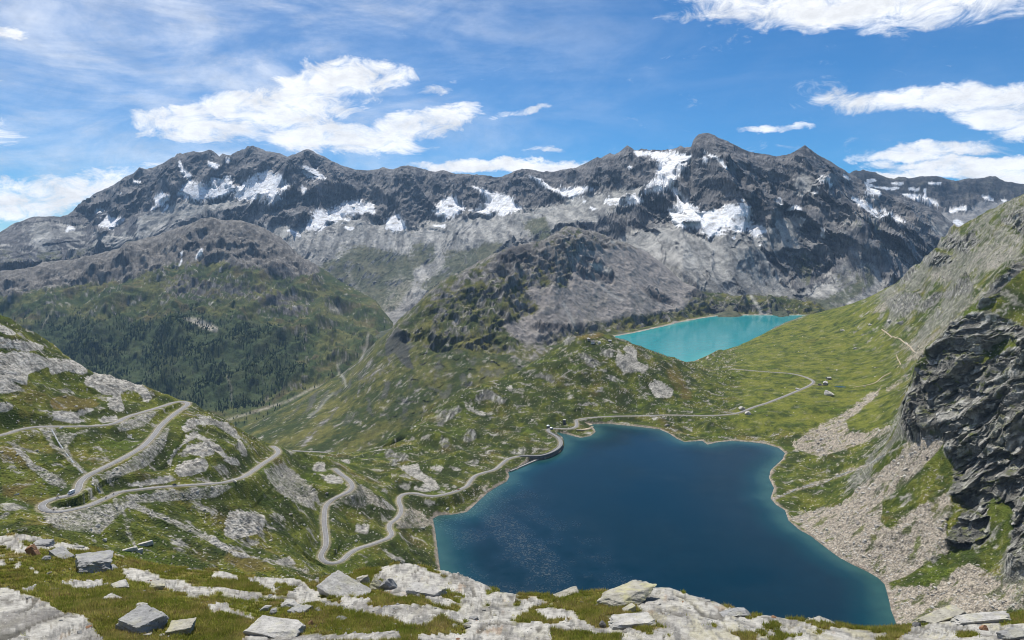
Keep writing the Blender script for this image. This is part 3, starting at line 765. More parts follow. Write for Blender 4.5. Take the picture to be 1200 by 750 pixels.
    pal.line([(432,390),(430,398),(430,405),(426,414),(423,421)], 1.5, .9).line([(400,439),(404,445),(405,452)], 1.4, .9).line([(391,460),(381,470),(374,480),(362,487)], 1.3, .7)
    pal.line([(660,355),(675,385)], 4, .4).line([(880,347),(893,366),(899,370)], 3, .8)
    col = mixcol(col, C(.48,.47,.44), pal.blur(.8).at(U, v) * .85)
    ring = sstep(22, 5, dl) * (dl > 0)
    col = mixcol(col, C(.42,.38,.33), ring * .8)
    o = link_mesh('middle_ridge', np.stack([X, Yg, Z], -1), grid_faces(*X.shape), [bpy.data.materials['hill_ground']], col=col)
    tag(o, 'grey scree covered ridge rising left of the turquoise lake', 'ridge', kind='structure')
build_mid_ridge()
# ------------------------------------------------------------ near hills: left hillside, road bench, knoll, meadows, right slope
# (u, v, altitude) of points on the road, first the upper serpentine and then the lower road
roadA = [(-120,528,208),(-60,520,205),(0,510,201),(20,504,200),(43,500,198.8),(77,499.5,195),(110,499,190.6),(133,496,188.5),(150,488,186.7),(170,482,184.4),(190,476,182),(204,471.5,179.5),(214,470.5,178),(220,473.5,177.2),(207,483,176.8),
         (190,497,176.4),(180,510,176.2),(167,523,176),(147,535,176),(123,547,175.8),(103,557,175.2),(94,565,174.8),(91,574,174.3),(83,580,174),(67,583,173.6),(53,588,173.2),(48.5,593,172.8),(52.5,597.5,172),(62,599.8,171),(77,598.5,169.5),(90,595.5,168),
         (103,592.5,166.6),(113,588.3,165.2),(123,584,164),(132,580,162.8),(140,576.3,161.6),(165,573,157.5),(190,570.3,153.5),(215,568.5,149),(240,567,144.5),(259,565.5,140.5),(271,562.8,137.5),(284,559,133.5),(295,552.5,128),(306,544.5,122),(316,538,116),(322,534,112),
         (326,530,108),(324.5,526,106),(319.5,522.8,104)]
roadB = [(392,549,80),(399,555,78),(406,560,76),(411,565,75),(413,570,74),(410,575,73),(402,579,72),(390,585,70),(383,591,68.5),(380.5,598,67),(380,613,64),(382,630,60),(381.5,640,58),(377,648,56),(376,653,55),(380,658,54),(388,660,53),(400,657,51),
         (410,648,49),(421,642,47),(433,638.5,45),(447,633.5,42),(456,629.5,39),(459,625,37),(456,619,35),(457.5,613,33.5),(463.5,608.5,31),(469,602,28.5),(470,595,26.5),(467.5,588,25),(468.5,582,23.5),(475,578.5,22),(487,578,20.5),(498,580.5,19),(510,581,17.5),
         (524,578.5,16),(537,574.5,14.5),(547,569.5,13),(551,564,12),(557,557.5,11),(568,553.5,9.4),(580,550,7.8),(588,543.5,7.1),(596,537.5,6.6),(610,534.3,6.3),(622,534.2,6.2),(633,533.8,6.1),(644,530.8,6),(653,525.8,6),(657,520,6),(655,514,6),(649,509.5,6),(643.5,506.5,6),(642.5,503,6),
         (650,502,6.1),(667,502.5,6.3),(675,499.8,6.6),(676,495.5,7),(675,492.5,7.4),(680,490.8,8),(690,489.6,8.6),(717,487.8,9.6),(750,487.3,10.4),(783,486.3,11),(817,487,11.5),(835,486.8,12.3),(850,486,13.2),(863,484.3,14.6),(872,481.5,16.5),(885,476.5,19.5),(898,472.5,22),(910,468,24.5),
         (925,462,28),(938,456.5,30.5),(947,452.5,32),(953,448.2,33),(951,445,33.5),(943,441.5,33.8),(933,438.8,33.6),(923,437.2,33),(905,436,31.5),(885,434.5,29.5),(867,433,27.5),(858,432.5,26)]
roadC = [(335,527,6),(350,528.5,2),(380,530,-1),(400,532,-3),(415,533,-4),(432,532.5,-6),(450,532,-8),(465,531,-11)]
def smooth_path(pts, step=2.5, it=2):
    P = np.array(pts, float)
    s = np.concatenate([[0], np.cumsum(np.hypot(*np.diff(P[:, :2], axis=0).T))])
    # Catmull-Rom through the points, then even spacing
    out = []
    Q = np.vstack([2 * P[0] - P[1], P, 2 * P[-1] - P[-2]])
    for i in range(1, len(Q) - 2):
        n = max(2, int((s[i] - s[i - 1]) / step))
        for t in np.linspace(0, 1, n, endpoint=False):
            p0, p1, p2, p3 = Q[i - 1:i + 3]
            out.append(.5 * ((2*p1) + (-p0+p2)*t + (2*p0-5*p1+4*p2-p3)*t*t + (-p0+3*p1-3*p2+p3)*t**3))
    out.append(P[-1]); out = np.array(out)
    for _ in range(it):
        out[1:-1] = .25 * out[:-2] + .5 * out[1:-1] + .25 * out[2:]
    return out
PA, PB, PC = [smooth_path([pix(*p) for p in r]) for r in (roadA, roadB, roadC)]
ROAD_HALF = 2.8

hill_pts = [pix(*p) for r in (roadA, roadB, roadC) for p in r[::2]]
hill_pts += [pix(u, v, 0.0) for u, v in N_px[::2]]
hill_pts += [pixY(*p) for p in [
    # left hillside
    (-120,330,800),(0,372,850),(60,400,880),(100,424,900),(130,440,905),(165,452,915),(200,464,903),(222,470,908),(240,481,905),(260,495,905),(285,507,935),(310,516,955),(328,522.5,965),
    (30,440,760),(80,460,800),(140,465,850),(0,470,690),(-120,450,650),(240,510,780),(240,493,840),(270,530,800),(270,512,850),(200,530,735),(200,550,712),(240,545,725),(288,530,815),(175,548,695),(215,500,792),(330,560,850),(345,600,770),(350,560,895),(318,560,800),(360,600,795),(130,522,700),(60,530,640),(0,560,590),(-120,570,560),
    (0,600,525),(30,615,515),(0,640,480),(-120,640,460),(100,625,520),(100,650,480),(180,620,590),(200,660,540),(250,610,660),(290,620,670),(250,660,570),(300,600,725),(340,580,790),(340,620,720),(300,668,590),(345,670,640),
    (350,533,1020),(370,537,1030),(400,543,1040),(430,548,1070),(455,549,1130),(360,560,925),(440,570,980),(430,600,890),(420,620,820),(440,660,760),(480,660,800),(480,640,830),(490,610,940),(500,595,1000),(530,590,1040),
    # west knobs and the knoll
    (455,541,1180),(450,528,1230),(455,515,1280),(470,506,1330),(500,520,1280),(490,490,1420),(500,480,1500),(520,470,1560),(530,500,1400),(560,530,1270),(545,455,1640),(560,449,1700),(575,447,1720),(600,443,1730),(560,490,1500),(600,510,1390),(600,480,1530),(625,520,1330),(640,490,1470),
    (620,430,1760),(635,418,1800),(650,410,1830),(662,404,1860),(675,393,1890),(690,387,1920),(705,388,1930),(712,393,1915),(722,401,1880),(738,404.5,1880),(752,407,1870),(764,411,1850),(640,450,1640),(680,440,1680),(680,415,1750),(700,465,1590),(720,430,1720),(740,460,1640),(740,425,1720),
    (772,415.5,1850),(783,419,1860),(800,425,1900),(815,430,1980),(780,440,1740),(800,465,1640),(830,450,1780),(850,468,1640),(760,480,1560),
    # meadows to the right and the ridge above the far lake
    (830,424,2330),(850,416,2480),(870,408,2600),(885,401,2680),(905,385,2850),(920,378,2950),(940,370,3100),(955,367,3150),(970,365,3150),(985,362,3150),(1000,357,3050),(1013,352,2950),(1030,342,2820),(1050,332,2700),(1065,318,2550),(1080,305,2450),(1090,300,2400),(1100,284,2350),(1117,267,2280),
    (1135,262,2220),(1150,256,2150),(1165,250,2080),(1177,244,2020),(1190,238,1960),(1200,234,1920),(1240,215,1800),(1350,180,1550),
    (900,455,1720),(880,445,1850),(900,420,2150),(930,400,2450),(960,390,2600),(950,425,2050),(980,405,2250),(1000,385,2450),(968,450,1740),(1000,430,1920),(1020,400,2200),(1040,380,2300),(1030,430,1850),(1060,415,1850),
    (900,495,1450),(850,500,1430),(780,493,1480),(940,480,1500),(950,510,1350),(980,470,1550),(1000,490,1420),(980,530,1250),(1020,465,1560),(1050,445,1620),(1030,500,1300),
    (1070,395,1950),(1100,360,1950),(1080,350,2150),(1130,320,1950),(1160,300,1850),(1190,280,1750),(1120,340,1850),(1150,330,1700),(1190,320,1500),
    # cliff and scree on the right
    (1055,505,1160),(1050,470,1400),(1064,515,1105),(1066,470,1120),(1078,432,1090),(1092,404,1070),(1112,382,1045),(1137,367,1025),(1165,367,1005),(1200,375,960),(1350,380,760),(1145,410,990),(1180,400,975),(1120,450,990),(1160,450,930),(1200,450,880),(1130,520,915),(1180,520,850),(1350,520,640),(1120,575,875),(1165,365,1250),(1200,350,1250),
    (960,560,1120),(950,600,1020),(1000,580,985),(1000,620,900),(1050,560,960),(1050,620,860),(1100,560,895),(1080,660,800),(1100,620,830),(1110,670,780),(1150,620,800),(1160,670,750),(1200,600,780),(1200,660,720),(1200,700,680),(1120,710,710),(1080,720,705),(1150,740,665),(1200,800,590),(1350,700,600),(1350,900,480),
    # hidden ground under and behind
    (-120,760,350),(0,780,350),(150,790,350),(300,790,350),(450,800,350),(600,840,350),(750,860,350),(900,860,350),(1050,850,350),(1200,850,350),(1350,900,350),(450,735,560),(500,745,580),
    (600,800,540),(750,860,480),(900,850,500),(1050,800,560),(1100,780,600),(1000,830,520)]]
hill_pts += [((u - CX) / F * y, y, z) for u, y, z in [
    (-120,1050,120),(0,1100,60),(100,1150,20),(200,1180,-20),(260,1200,-60),(-120,1700,-500),(0,1900,-520),(200,1900,-520),(330,1600,-260),(330,1250,0),(400,1700,-230),(450,1500,-90),(460,1900,-260),(520,1900,-160),(560,2100,-200),(400,2500,-600),(200,2600,-700),(0,2600,-700),(560,2900,-350),
    (620,2100,-60),(640,2250,-90),(660,2400,-80),(690,2200,0),(720,2300,-35),(700,2600,-62),(740,2200,0),(740,2450,-55),(780,2200,-15),(780,2450,-52),(800,2650,-55),(810,2200,0),
    (800,3200,-62),(860,3000,-60),(850,3800,-66),(920,3500,-60),(940,3900,-60),(960,4200,-70),(1000,3800,-20),(1030,3500,60),(1000,4300,-60),(700,3300,-90),(600,3500,-300),(600,4300,-500),(300,4300,-900),(0,4300,-900),(750,4300,-150),
    (1060,3200,120),(1100,2900,260),(1150,2700,330),(1200,2500,380),(1350,2200,430),(1100,4300,0),(1200,3600,150),(1350,4300,100)]]
def tps_fit(P, lam=.02):
    X = np.stack([P[:, 0] / P[:, 1] * 2.83, np.log(P[:, 1]) * 2.86], 1)
    n = len(X); D = np.hypot(*(X[:, None] - X[None]).transpose(2, 0, 1))
    Kk = D ** 2 * np.log(D + 1e-9) + lam * np.eye(n)
    A = np.zeros((n + 3, n + 3)); A[:n, :n] = Kk; A[:n, n] = 1; A[:n, n + 1:] = X; A[n, :n] = 1; A[n + 1:, :n] = X.T
    b = np.zeros(n + 3); b[:n] = P[:, 2]
    return X, np.linalg.solve(A, b)
def tps_eval(fit, x, y):
    X, w = fit
    qx = (x / y * 2.83).ravel().astype(f32); qy = (np.log(y) * 2.86).ravel().astype(f32)
    out = (w[-3] + w[-2] * qx + w[-1] * qy).astype(f32)
    for i in range(len(X)):
        d2 = (qx - X[i, 0]) ** 2 + (qy - X[i, 1]) ** 2 + 1e-12
        out += f32(w[i] * .5) * d2 * np.log(d2)
    return out.reshape(x.shape)
hp = np.array(hill_pts)
_k = []
for i, p in enumerate(hp):          # drop points that fall nearly on another one
    if all(abs(p[0] / p[1] - hp[j][0] / hp[j][1]) * 850 > 3 or abs(math.log(p[1] / hp[j][1])) > .012 for j in _k): _k.append(i)
hill_fit = tps_fit(hp[_k])

ROADS = [PA, PB, PC]
def road_level(X, Y, Z, margin=1.2, fade=15.0, skip=()):
    """cut and fill the ground to the level of the road"""
    best = np.full(X.shape, 1e4, f32); lev = np.zeros(X.shape, f32)
    for P in ROADS:
        for a, b in zip(P[:-1:2], np.vstack([P[2::2], P[-1:]])):
            r = ROAD_HALF + margin + fade + 1
            m = (X > min(a[0], b[0]) - r) & (X < max(a[0], b[0]) + r) & (Y > min(a[1], b[1]) - r) & (Y < max(a[1], b[1]) + r)
            if not m.any(): continue
            x, y = X[m], Y[m]
            dx, dy = b[0] - a[0], b[1] - a[1]
            t = np.clip(((x - a[0]) * dx + (y - a[1]) * dy) / (dx * dx + dy * dy + 1e-9), 0, 1)
            d = np.hypot(x - a[0] - t * dx, y - a[1] - t * dy)
            bb = best[m]; ll = lev[m]; k = d < bb
            bb[k] = d[k]; ll[k] = (a[2] + t * (b[2] - a[2]))[k]
            best[m] = bb; lev[m] = ll
    w = sstep(ROAD_HALF + margin + fade, ROAD_HALF + margin, best)
    return lerp(Z, lev - .35, w), best, lev

cliff_m = Cover()
cliff_main = [(1055,497),(1060,470),(1067,450),(1083,427),(1090,410),(1102,398),(1115,378),(1137,366),(1161,366),(1184,376),(1200,383),(1360,390),(1360,400),(1200,402),(1184,388),(1172,393),(1160,405),(1150,414),(1140,428),(1150,428),(1173,414),(1200,402),(1360,400),(1360,700),
              (1200,672),(1193,682),(1178,674),(1180,650),(1187,625),(1187,600),(1170,583),(1154,583),(1157,606),(1158,622),(1137,642),(1113,643),(1109,632),(1125,605),(1130,597),(1117,580),(1117,545),(1107,523),(1104,503),(1090,505),(1070,520),(1062,514)]
cliff_m.poly(cliff_main)
for p in zoomed(1000, 230, 5, [[(200,610),(260,570),(350,565),(400,570),(400,600),(330,690),(290,710),(235,680)], [(480,580),(530,560),(610,545),(600,480),(650,475),(710,520),(700,560),(620,580),(560,600)], [(390,650),(470,560),(520,570),(500,620),(400,690)],
             [(480,280),(540,260),(560,180),(610,190),(640,250),(680,200),(760,270),(700,300),(670,340),(600,310),(500,310)], [(400,350),(470,320),(560,340),(580,390),(500,420),(420,410)], [(260,500),(330,390),(390,420),(350,470),(290,520)],
             [(720,640),(800,540),(900,440),(1000,340),(1100,300),(1100,420),(1000,420),(900,510),(830,590),(760,640)], [(850,150),(1000,60),(1200,-40),(1200,200),(1000,230),(940,180)], [(480,690),(500,650),(530,700),(490,715)]]): cliff_m.poly(p, .85)
for p in zoomed(430, 400, 4.686, [[(590,310),(640,260),(690,270),(740,310),(780,330),(740,345),(660,320),(600,330)], [(370,460),(400,380),(470,370),(500,350),(530,380),(450,430),(400,470)], [(400,560),(400,520),(460,540),(450,590),(420,590)],
             [(520,540),(570,470),(600,500),(600,540),(540,560)], [(90,610),(130,580),(160,620),(220,610),(240,650),(170,660),(140,690),(120,650),(95,640)], [(560,670),(590,640),(630,650),(600,680)], [(780,600),(860,580),(900,600),(860,620),(790,620)], [(860,190),(960,170),(1031,190),(1031,240),(960,200)],
             [(300,310),(350,300),(370,330),(320,340)]]): cliff_m.poly(p, .8)
for p in zoomed(660, 380, 10, [[(160,200),(250,200),(250,230),(160,235)], [(180,320),(270,330),(320,380),(420,430),(420,500),(330,520),(260,470),(200,400)], [(430,290),(520,290),(600,320),(590,400),(500,400),(450,340)], [(230,540),(310,560),(300,600),(240,580)],
             [(500,590),(560,570),(620,620),(700,650),(620,690),(520,650)], [(930,330),(1060,370),(1040,410),(950,420)], [(0,160),(140,130),(160,170),(60,240),(0,260)]]): cliff_m.poly(p, .75)
cliff_hard = Cover(); cliff_hard.a = cliff_m.a.copy(); cliff_hard.blur(.8)
cliff_m.blur(2.2)
pale_m = Cover()        # light bedrock and slabs
for p in zoomed(0, 370, 5.77, [[(0,60),(70,90),(120,130),(60,130),(0,110)], [(-200,140),(0,145),(90,165),(160,170),(300,200),(290,225),(170,240),(90,215),(-200,220)], [(-200,250),(60,250),(240,255),(330,290),(470,300),(540,310),(600,370),(560,400),(450,370),(350,400),(330,340),(230,380),(190,400),(180,470),(90,440),(-200,350)],
             [(-200,410),(60,430),(140,480),(150,500),(60,520),(-200,520)], [(-200,580),(70,590),(95,610),(40,650),(-200,660)], [(570,430),(640,390),(740,380),(850,395),(930,440),(1000,500),(1030,560),(990,590),(940,520),(860,500),(800,540),(690,530),(640,490),(580,470)],
             [(720,580),(800,570),(840,620),(800,645),(740,630)], [(560,550),(630,550),(600,565)], [(350,640),(500,650),(620,620),(640,640),(520,680),(560,720),(480,725),(360,700)], [(650,690),(790,680),(800,710),(680,720)]]): pale_m.poly(p)
for p in zoomed(120, 460, 5.36, [[(530,170),(640,150),(700,170),(790,190),(850,250),(840,290),(780,250),(700,200),(600,200),(530,250),(500,230)], [(560,250),(600,260),(660,290),(740,340),(780,400),(850,420),(870,460),(800,450),(740,390),(650,310),(590,280),(500,330),(440,400),(430,470),(410,440),(440,380),(500,310)],
             [(450,490),(500,440),(560,420),(640,410),(670,460),(650,490),(560,520),(480,530)], [(540,330),(640,310),(700,340),(700,390),(640,400),(560,390),(520,360)], [(860,290),(900,350),(910,400),(880,400),(850,340)], [(740,420),(800,420),(790,440)], [(130,580),(300,540),(420,520),(470,550),(350,575),(200,590)],
             [(30,40),(110,10),(140,110),(120,120),(60,110),(100,70)], [(0,150),(90,150),(90,180),(0,190)]]): pale_m.poly(p)
for p in zoomed(120, 580, 4.286, [[(640,90),(690,75),(760,85),(820,110),(810,150),(800,190),(700,215),(660,225),(610,200),(615,140)], [(640,285),(720,290),(750,315),(690,315),(650,300)], [(870,330),(940,310),(980,350),(900,350)], [(560,200),(600,240),(660,270),(620,280),(540,240)]]): pale_m.poly(p)
for p in zoomed(200, 400, 3, [[(495,450),(520,425),(545,428),(540,450),(570,458),(510,458)], [(520,470),(600,475),(610,500),(560,500)], [(800,440),(870,430),(880,460),(930,490),(950,520),(890,530),(850,520),(900,500),(840,470)], [(595,415),(625,415),(635,430),(610,428)], [(650,640),(700,650),(690,680),(650,670)],
             [(730,540),(790,590),(800,600),(770,590)], [(900,440),(960,440),(950,460)], [(830,230),(840,235),(860,270),(845,265)]]): pale_m.poly(p, .85)
for p in zoomed(660, 380, 10, [[(440,260),(560,230),(620,270),(650,330),(600,400),(620,470),(700,560),(780,570),(880,550),(930,590),(1010,500),(1000,470),(940,470),(870,430),(870,300),(800,250),(700,260),(740,360),(700,380),(660,290),(600,250)]]): pale_m.poly(p, .8)
for p in zoomed(500, 350, 3, [[(780,300),(810,280),(870,320),(860,350),(800,350)], [(780,415),(830,418),(800,430)], [(270,310),(300,305),(310,330)], [(120,365),(160,380),(215,405),(200,415),(150,395)], [(100,160),(300,120),(130,60)]]): pale_m.poly(p, .7)
pale_m.blur(1.3)
scree_m = Cover()
for p in zoomed(880, 480, 4.687, [[(560,40),(580,20),(520,60),(540,120),(640,130),(760,90),(800,100),(720,140),(600,190),(480,230),(380,260),(250,220),(230,190),(330,110),(420,70),(500,20),(620,-60),(700,-120),(720,-140),(700,-80),(620,-10)],
             [(470,530),(560,470),(600,400),(720,330),(860,200),(1000,110),(1060,90),(1060,180),(1000,260),(860,400),(720,500),(720,600),(640,700),(560,780),(520,700),(420,600)], [(720,750),(860,560),(1000,500),(1078,460),(1078,800)], [(330,170),(300,200),(240,230),(220,200)]]): scree_m.poly(p)
for p in zoomed(900, 500, 3, [[(70,320),(130,300),(240,280),(340,290),(430,360),(480,330),(600,290),(640,240),(650,280),(600,380),(580,430),(620,430),(560,480),(480,530),(420,550),(350,505),(250,460),(160,385)], [(440,560),(560,560),(700,480),(760,500),(800,530),(870,560),(900,530),(900,640),(700,660),(460,700),(430,620)]]): scree_m.poly(p)
for p in zoomed(1000, 230, 5, [[(420,410),(560,340),(680,340),(780,270),(900,270),(1000,310),(960,370),(880,390),(840,430),(700,460),(640,470),(560,500),(470,510),(400,480)], [(200,590),(260,530),(400,490),(280,560),(180,680),(80,690)], [(520,750),(600,690),(720,590),(760,560),(740,600),(640,680),(560,760)], [(760,150),(1000,240),(1000,300),(880,240),(780,190)]]): scree_m.poly(p, .85)
for p in zoomed(1040, 350, 5.77, [[(200,260),(340,190),(440,120),(560,10),(600,-20),(580,30),(470,110),(430,190),(330,290),(260,350),(240,400),(100,440),(120,420),(180,360),(60,330)], [(0,600),(100,540),(180,490),(240,430),(200,500),(100,570),(0,640)]]): scree_m.poly(p, .75)
for p in zoomed(0, 350, 3, [[(150,460),(240,470),(380,455),(470,420),(530,390),(560,400),(510,450),(430,470),(400,450),(270,480),(240,520),(190,490)], [(350,620),(440,580),(500,540),(560,480),(600,440),(580,520),(520,590),(440,620),(360,640)], [(400,700),(600,672),(830,650),(900,610),(760,700),(500,720)],
             [(130,740),(380,720),(460,720),(400,780),(350,830),(200,810)], [(920,600),(1000,580),(1100,660),(1130,720),(1000,680),(940,640)], [(40,500),(70,510),(120,580),(230,640),(240,670),(180,660),(100,600)]]): scree_m.poly(p, .8)
for p in zoomed(200, 400, 3, [[(620,500),(700,520),(740,560),(660,590),(580,560)], [(820,580),(880,600),(930,640),(880,660),(790,660),(800,620)], [(660,500),(720,540),(780,600),(720,580)], [(340,480),(420,500),(500,560),(520,600),(440,570),(360,520)], [(1060,520),(1130,490),(1110,520)]]): scree_m.poly(p, .8)
scree_m.line([(48,500),(62,520),(80,535),(98,555)], 5, .9).line([(58,500),(72,515),(85,540),(100,555)], 6, .9).line([(112,562),(118,576)], 7, .9)
scree_m.line([(140,590),(160,594),(190,606),(215,618),(240,628),(262,642),(280,650)], 7, .95).line([(280,650),(310,655),(340,664),(362,670)], 4, .8)
scree_m.line([(135,585),(146,605),(150,622),(158,640)], 6, .6)
scree_m.line([(904,586),(935,573),(965,565),(990,555),(1015,546),(1040,530),(1062,520),(1085,507)], 4, .85)
scree_m.line([(560,398),(590,412),(640,418)], 4, .4).line([(662,412),(675,430),(690,442)], 2.5, .8).line([(695,445),(690,420)], 2, .4)
scree_m.line([(828,414),(830,421)], 3, .9).line([(834,412),(845,408)], 2, .8)
scree_m.blur(1.2)
brown_m = Cover()
brown_m.poly([(55,470),(75,462),(110,468),(120,476),(90,482),(62,480)]).poly([(270,640),(300,652),(330,668),(290,672),(260,655)],.8).poly([(790,430),(800,440),(815,470),(800,470),(780,440)],.8).poly([(0,520),(30,530),(60,580),(50,600),(0,580)],.7)
brown_m.poly([(672,388),(705,387),(712,393),(690,398),(670,395)]).poly([(940,398),(975,392),(1010,388),(980,396),(945,405)],.7).poly([(500,446),(570,449),(560,456),(510,452)],.7).poly([(780,390),(800,440),(780,440)],.5).poly([(1060,455),(1083,430),(1062,470),(1040,500)],.7).poly([(1130,372),(1160,366),(1180,380),(1140,378)],.6)
brown_m.blur(3)

def build_hills():
    us = np.arange(-130, 1345, 0.95)
    uc = np.arange(-135, 1355, 6.0)
    yf = np.exp(np.linspace(math.log(345), math.log(4350), 520))
    UC, YC = np.meshgrid(uc, yf)
    ZC = tps_eval(hill_fit, (UC - CX) / F * YC, YC)
    j = np.clip(np.searchsorted(uc, us) - 1, 1, len(uc) - 3); t = ((us - uc[j]) / 6.0)
    a, b, c, d = ZC[:, j - 1], ZC[:, j], ZC[:, j + 1], ZC[:, j + 2]
    Zf = .5 * ((2*b) + (c-a)*t + (2*a-5*b+4*c-d)*t*t + (3*b-a-3*c+d)*t**3)
    Yf = np.broadcast_to(yf[:, None], Zf.shape)
    Yg, Zg = adaptive_rows(us, Yf, Zf, 820, hid=.05, smooth=15)
    U = np.broadcast_to(us, Yg.shape).astype(f32)
    Yg = Yg.astype(f32); X = (U - CX) / F * Yg; Zg = Zg.astype(f32)
    vb = V0 + (H - Zg) * F / Yg
    run = np.minimum.accumulate(vb, 0); hidden = vb > run + 12
    cl = cliff_m.at(U, vb); ch = cliff_hard.at(U, vb); sc = scree_m.at(U, vb); pl = pale_m.at(U, vb)
    cl = np.where(hidden, 0, cl)
    far = sstep(1500, 2600, Yg)
    _, dN = lake_carve(X, Yg, Zg, N_poly, 0); _, dT = lake_carve(X, Yg, Zg, T_poly, T_ALT)
    _, dR, _ = road_level(X, Yg, Zg)
    near = np.minimum(np.minimum(dN, dT), dR - 6)
    free = .12 + .88 * sstep(0, 38, near)
    big = sstep(1000, 1090, U)
    meadow = .75 * sstep(845, 880, U) * sstep(1080, 1020, U) * sstep(510, 500, vb)
    dz = (ridged(X / 150, Yg / 190, 5, .52, seed=300) - .42) * (13 + 26 * cl * big + 10 * cl) * free * (1 - .65 * sc) * (1 - .85 * meadow)
    dz += fbm(X / 55, Yg / 60, 4, .55, seed=310) * 5.5 * free * (1 - .6 * meadow)
    dz += fbm(X / 9, Yg / 10, 5, .62, seed=320) * (1.1 + .9 * pl + 1.0 * sc) * (.2 + .8 * free) * (1 - .6 * meadow)
    # crags: pushed out of the slope, with upright ribs and clefts
    rib = ridged(lerp(X + .55 * Yg, Yg * .85 + X * .35, sstep(1000, 1090, U)) / 26, (Zg + .2 * X) / 130, 5, .6, seed=330)
    rb2 = ridged((X * .9 + Yg * .3) / 62, (Yg - X * .3 + Zg) / 90, 6, .6, seed=335)
    w = np.clip(cl, 0, 1) * free
    dz += w * ((rb2 - .4) * 8 + 5 + 7 * big)
    # slabs of bedrock stand a little proud, with joints between them
    jt = ridged((X * .8 + Yg * .3) / 14, (Yg - .4 * X) / 9, 3, .5, seed=340)
    dz += pl * free * (1.6 - 1.9 * sstep(.62, .85, jt))
    Z = Zg + dz
    wq = 4 * fbm(X / 18, Z / 18, 3, seed=388)
    al = lerp(X, Yg * .85 + X * .35, big)           # distance along the face: the big cliff runs away from the viewer
    hy = (ridged((al + .15 * Z) / 60, Z / 170, 2, .4, seed=390) - .4) * (8 + 14 * big) + facets((al + .15 * Z + wq) / 30, (Z + wq) / 62, 10) * (3 + 12 * big) + facets((al + .1 * Z + wq) / 12, (Z + wq) / 22, 11) * (5 + 4 * big) + facets((al - .05 * Z + wq) / 5, (Z + wq) / 8, 12) * 2.6
    sb = np.abs(np.gradient(Zg, axis=0) / np.maximum(np.gradient(Yg, axis=0), .3))
    hy = hy * w * (.25 + .75 * sstep(.3, .7, sb))
    Yg = Yg - hy * (1 - .5 * big)
    X = (U - CX) / F * Yg - hy * .5 * big
    Z, dN = lake_carve(X, Yg, Z, N_poly, 0.0, .16, 26)
    Z, dT = lake_carve(X, Yg, Z, T_poly, T_ALT, .16, 40)
    Z, dR, lev = road_level(X, Yg, Z)
    Z = np.where((dN < 0) & (dR > ROAD_HALF + .9) & (dR < 60), np.minimum(Z, -.5 + np.maximum(dN * .35, -18)), Z)
    v = V0 + (H - Z) * F / Yg
    gy = np.gradient(Z, axis=0) / np.maximum(np.gradient(Yg, axis=0), .3); gx = np.gradient(Z, axis=1) / np.gradient(X, axis=1)
    slope = np.hypot(gx, gy)
    # ---------------- surface kinds
    n60 = fbm(X / 70, Yg / 70, 5, .6, seed=350); n20 = fbm(X / 22, Yg / 22, 5, .62, seed=357); n5 = fbm(X / 5, Yg / 5, 4, .65, seed=363)
    n2 = fbm(X / 2.2, Yg / 2.2, 2, .6, seed=370)
    grass = mixcol(np.broadcast_to(C(.040,.060,.007), U.shape + (3,)).copy(), C(.130,.140,.018), sstep(-.45, .55, n20 + .5 * n60 + .4 * n5))
    grass = mixcol(grass, C(.022,.034,.008), sstep(-.12, .42, fbm(X / 38 + 3, Yg / 44, 5, .6, seed=376) + .3 * n5 + .22 * sstep(420, 470, U) * sstep(830, 780, U)) * .8 * (1 - .75 * meadow))
    grass = mixcol(grass, C(.17,.115,.036), np.clip(sstep(.22, .6, n60 * .8 + n5 * .35 + .1) * .35 + sstep(.3, .7, brown_m.at(U, v) + .3 * n20) * .5, 0, 1))
    grass = mixcol(grass, C(.165,.180,.026), meadow * .8 * sstep(-.7, .5, n20 + n60))
    grass = mixcol(grass, C(.095,.130,.014), sstep(.25, .6, -n60 + .2 * n20) * .7)
    pale = mixcol(np.broadcast_to(C(.17,.165,.145), U.shape + (3,)).copy(), C(.46,.44,.395), sstep(-.6, .5, n5 + .6 * n20))
    pale = mixcol(pale, C(.13,.125,.10), sstep(.55, .9, jt) * .6)
    scr = mixcol(np.broadcast_to(C(.14,.125,.100), U.shape + (3,)).copy(), C(.42,.37,.30), sstep(-.6, .5, n2 * .8 + n5 * .6))
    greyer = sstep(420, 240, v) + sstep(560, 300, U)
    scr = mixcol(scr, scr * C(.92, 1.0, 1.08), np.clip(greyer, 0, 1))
    dark = mixcol(np.broadcast_to(C(.125,.122,.108), U.shape + (3,)).copy(), C(.42,.41,.37), sstep(-.3, .75, n5 * .5 + n20 * .5 + (rib - .5) * .6 + facets((al - .05 * Z + wq) / 5, (Z + wq) / 8, 12) * .9))
    dark = mixcol(dark, C(.13,.135,.07), sstep(.1, .5, n20) * .45)
    uw, vw = U + 2.2 * n20 + 1.4 * n5, v + 1.6 * n5 + 1.5 * n20
    col = grass
    # loose stones sprinkled through the grass
    sp = fbm(X / 3.2, Yg / 3.6, 3, .6, seed=380)
    field = sstep(-.2, .5, n60 + .3 * n20) * (1 - .8 * meadow)
    stones = sstep(.50, .62, sp + .30 * field * sstep(-.1, .4, n20) + .06 * far) * (1 - 1.3 * meadow).clip(0, 1)
    col = mixcol(col, C(.40,.375,.33), stones * .75)
    rocky = sstep(.20, .42, fbm(X / 28 + 5, Yg / 20, 6, .62, seed=385) - .04 + .15 * n60) * (1 - .95 * meadow) * .9
    rocky = np.maximum(rocky, .75 * sstep(.2, .4, fbm((X + Z) / 45 + 9, (Yg - .5 * Z) / 60, 6, .62, seed=386)) * (U > 1000) * sstep(430, 390, v))
    col = col + (pale * .85 - col) * rocky[..., None]
